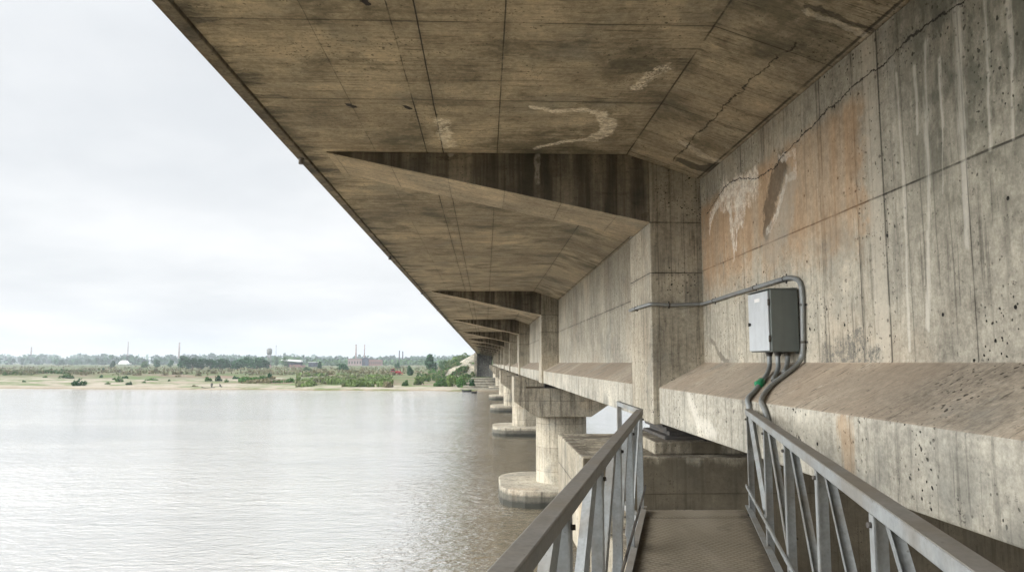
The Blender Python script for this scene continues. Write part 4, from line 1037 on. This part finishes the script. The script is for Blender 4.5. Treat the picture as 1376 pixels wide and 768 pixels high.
def person(root_p, J, edges, radii, label, yaw=0.0, skin_above=1.48):
    """one skinned body; skin on head and hands, cloth elsewhere"""
    t = thing('person', root_p, label, 'person')
    c, s0 = math.cos(yaw), math.sin(yaw)
    J = [(x*c-y*s0, x*s0+y*c, z) for (x, y, z) in J]
    me = bpy.data.meshes.new('body'); me.from_pydata(J, edges, [])
    o = bpy.data.objects.new('body', me); COL.objects.link(o)
    sk = o.modifiers.new('skin', 'SKIN'); sk.use_smooth_shade = True
    if not me.skin_vertices: me.skin_vertices.new() if hasattr(me.skin_vertices, 'new') else None
    for i, r in enumerate(radii): me.skin_vertices[0].data[i].radius = (r, r); me.skin_vertices[0].data[i].use_root = (i == 0)
    sb = o.modifiers.new('sub', 'SUBSURF'); sb.levels = 2; sb.render_levels = 2
    bpy.context.view_layer.update()
    m2 = bpy.data.meshes.new_from_object(o.evaluated_get(bpy.context.evaluated_depsgraph_get()))
    o.modifiers.clear(); o.data = m2; m2.name = 'body'
    m2.materials.clear(); m2.materials.append(M['cloth']); m2.materials.append(M['skin'])
    hands = [Vector(J[6]), Vector(J[9])]
    for f in m2.polygons:
        ce = f.center
        if ce.z > skin_above or min((ce-h_).length for h_ in hands) < .11: f.material_index = 1
    o.parent = t
    hd = Vector(J[3])
    h = MB(); vs = []; n = 12
    for a in range(7):
        th_ = PI*.56*a/6
        for b_ in range(n): vs.append(tuple(hd + Vector((.098*math.sin(th_)*math.cos(2*PI*b_/n)-.008, .11*math.sin(th_)*math.sin(2*PI*b_/n), .02+.125*math.cos(th_)))))
    h.add(vs, [(a*n+k, (a+1)*n+k, (a+1)*n+(k+1)%n, a*n+(k+1)%n) for a in range(6) for k in range(n)], 0, True)
    ho = h.build('hair', M['dark']); ho.parent = t
    return t
ED = [(0,1),(1,2),(2,3),(2,4),(4,5),(5,6),(2,7),(7,8),(8,9),(0,10),(10,11),(11,12),(0,13),(13,14),(14,15),(12,16),(15,17)]
RA = [.15,.16,.075,.10,.075,.05,.042,.075,.05,.042,.095,.065,.05,.095,.065,.05,.045,.045]
bp, bl = boat(279.5, 522.4, 17, 'dark low rowing boat close to the beach, with a person standing in it')
st = [(0,0,.92),(0,0,1.28),(0,0,1.47),(.02,-.02,1.63),(.2,0,1.40),(.27,-.06,1.13),(.25,-.22,.95),(-.2,0,1.40),(-.27,-.04,1.13),(-.26,-.16,.90),(.11,0,.86),(.12,-.03,.48),(.12,0,.08),(-.11,0,.86),(-.12,-.03,.48),(-.12,0,.08),(.13,-.16,.04),(-.13,-.16,.04)]
person(bp + Vector((.9, 0, -.06)), st, ED, RA, 'person in dark clothes standing upright in the rowing boat')
q = on_z(297, 522.0, WATER); q.z = WATER-.35
sb_ = [(0,0,.92),(-.16,0,1.22),(-.28,0,1.38),(-.40,-.02,1.50),(-.26,.2,1.31),(-.42,.16,1.10),(-.58,.08,1.02),(-.26,-.2,1.31),(-.40,-.16,1.10),(-.56,-.08,.98),(.02,.11,.86),(.0,.13,.48),(.04,.13,.06),(.02,-.11,.86),(.0,-.13,.48),(.04,-.13,.06),(-.12,.14,.04),(-.12,-.14,.04)]
person(q, sb_, ED, RA, 'person in dark clothes wading at the water edge, leaning over a pole', skin_above=1.42)
po = MB(); po.tube([q+Vector((.5,0,.9)), q+Vector((-.57,.0,1.0)), q+Vector((-1.7,.02,1.12))], [.03,.028,.02], 8)
tag(po.build('pole', M['wood']), 'thin wooden pole held out sideways by the wading person', 'pole')
boat(627, 526.0, 13, 'dark flat boat on bright water left of the stone steps', .1)
boat(637, 528.0, 8, 'smaller dark boat closest to the bridge piers in the distance', -.2)

# ------------------------------------------------------------------ air, sky, sun
SUN_EL, SUN_AZ = math.radians(25), math.radians(258)     # azimuth clockwise from +Y: to the left and a little behind
hz = MB(); hz.box(-3400, 3400, -600, 5200, -11, 75)
hm = bpy.data.materials.new('haze'); hm.use_nodes = True; ht = hm.node_tree; ht.nodes.clear()
ho = ht.nodes.new('ShaderNodeOutputMaterial'); hv = ht.nodes.new('ShaderNodeVolumePrincipled')
hv.inputs['Color'].default_value = (.72,.78,.84,1); hv.inputs['Density'].default_value = .00026; hv.inputs['Anisotropy'].default_value = .1
ht.links.new(hv.outputs[0], ho.inputs['Volume'])
tag(hz.build('haze', hm), kind='stuff')

wd = bpy.data.worlds.new('World'); scn.world = wd; wd.use_nodes = True
t = wd.node_tree; t.nodes.clear(); N = t.nodes.new; L = t.links.new
out = N('ShaderNodeOutputWorld'); bg = N('ShaderNodeBackground'); L(bg.outputs[0], out.inputs[0]); bg.inputs[1].default_value = .1
sky = N('ShaderNodeTexSky'); sky.sky_type = 'NISHITA'; sky.sun_disc = False; sky.sun_elevation = SUN_EL; sky.sun_rotation = SUN_AZ; sky.air_density = 1.2; sky.dust_density = 3
def Mth(op, a, b=0.0, c=0.0):
    k = N('ShaderNodeMath'); k.operation = op
    for i, v in enumerate((a, b, c)):
        if isinstance(v, bpy.types.NodeSocket): L(v, k.inputs[i])
        else: k.inputs[i].default_value = v
    return k.outputs[0]
def SS(v, lo, hi, a=0.0, b=1.0):
    k = N('ShaderNodeMapRange'); k.interpolation_type = 'SMOOTHSTEP'; L(v, k.inputs[0])
    for i, q_ in enumerate((lo, hi, a, b)): k.inputs[i+1].default_value = q_
    return k.outputs[0]
tc = N('ShaderNodeTexCoord'); sx = N('ShaderNodeSeparateXYZ'); L(tc.outputs['Generated'], sx.inputs[0])
zc = Mth('MAXIMUM', sx.outputs[2], 0.0); dz = Mth('ADD', zc, .16)
cv = N('ShaderNodeCombineXYZ'); L(Mth('DIVIDE', sx.outputs[0], dz), cv.inputs[0]); L(Mth('DIVIDE', sx.outputs[1], dz), cv.inputs[1])
def cn(sc, det, off):
    mp = N('ShaderNodeMapping'); L(cv.outputs[0], mp.inputs[0]); mp.inputs[1].default_value = off
    k = N('ShaderNodeTexNoise'); k.inputs['Scale'].default_value = sc; k.inputs['Detail'].default_value = det; k.inputs['Roughness'].default_value = .5; L(mp.outputs[0], k.inputs['Vector']); return k.outputs[0]
c1 = SS(cn(.55, 6, (3,1,0)), .32, .68); c2 = SS(cn(1.5, 5, (9,4,0)), .35, .7)
cl = Mth('ADD', Mth('MULTIPLY', c1, .6), Mth('MULTIPLY', c2, .4))
cr = N('ShaderNodeMix'); cr.data_type = 'RGBA'; L(cl, cr.inputs[0]); cr.inputs[6].default_value = (6.7,6.92,7.15,1); cr.inputs[7].default_value = (8.75,8.8,8.85,1)
# an overcast sky is brighter overhead and round the hidden sun
br = SS(sx.outputs[2], .35, .95, 1.0, ZEN)
sd = Vector((math.sin(SUN_AZ)*math.cos(SUN_EL), math.cos(SUN_AZ)*math.cos(SUN_EL), math.sin(SUN_EL)))
dt = N('ShaderNodeVectorMath'); dt.operation = 'DOT_PRODUCT'; L(tc.outputs['Generated'], dt.inputs[0]); dt.inputs[1].default_value = sd
br2 = SS(dt.outputs['Value'], .45, 1.0, 0.0, GLOW)
mu = N('ShaderNodeVectorMath'); mu.operation = 'SCALE'; L(cr.outputs[2], mu.inputs[0]); L(Mth('ADD', br, br2), mu.inputs['Scale'])
mxs = N('ShaderNodeMix'); mxs.data_type = 'RGBA'; mxs.inputs[0].default_value = .93; L(sky.outputs[0], mxs.inputs[6]); L(mu.outputs[0], mxs.inputs[7]); L(mxs.outputs[2], bg.inputs[0])

sl_ = bpy.data.lights.new('sun', 'SUN'); sl_.energy = 1.5; sl_.angle = math.radians(40); sl_.color = (1, .96, .90)
so = bpy.data.objects.new('sun', sl_); COL.objects.link(so); so.rotation_euler = (-sd).to_track_quat('-Z', 'Y').to_euler()

vs_ = scn.view_settings; vs_.view_transform = 'Standard'; vs_.look = 'None'; vs_.exposure = EXPO; vs_.gamma = 1; vs_.use_curve_mapping = False
scn.display_settings.display_device = 'sRGB'
cy = scn.cycles; cy.max_bounces = 8; cy.diffuse_bounces = 5; cy.glossy_bounces = 3; cy.volume_bounces = 0; cy.transmission_bounces = 1
scn.render.filter_size = 1.2; cy.use_denoising = True; cy.caustics_reflective = False; cy.caustics_refractive = False; cy.sample_clamp_indirect = 6
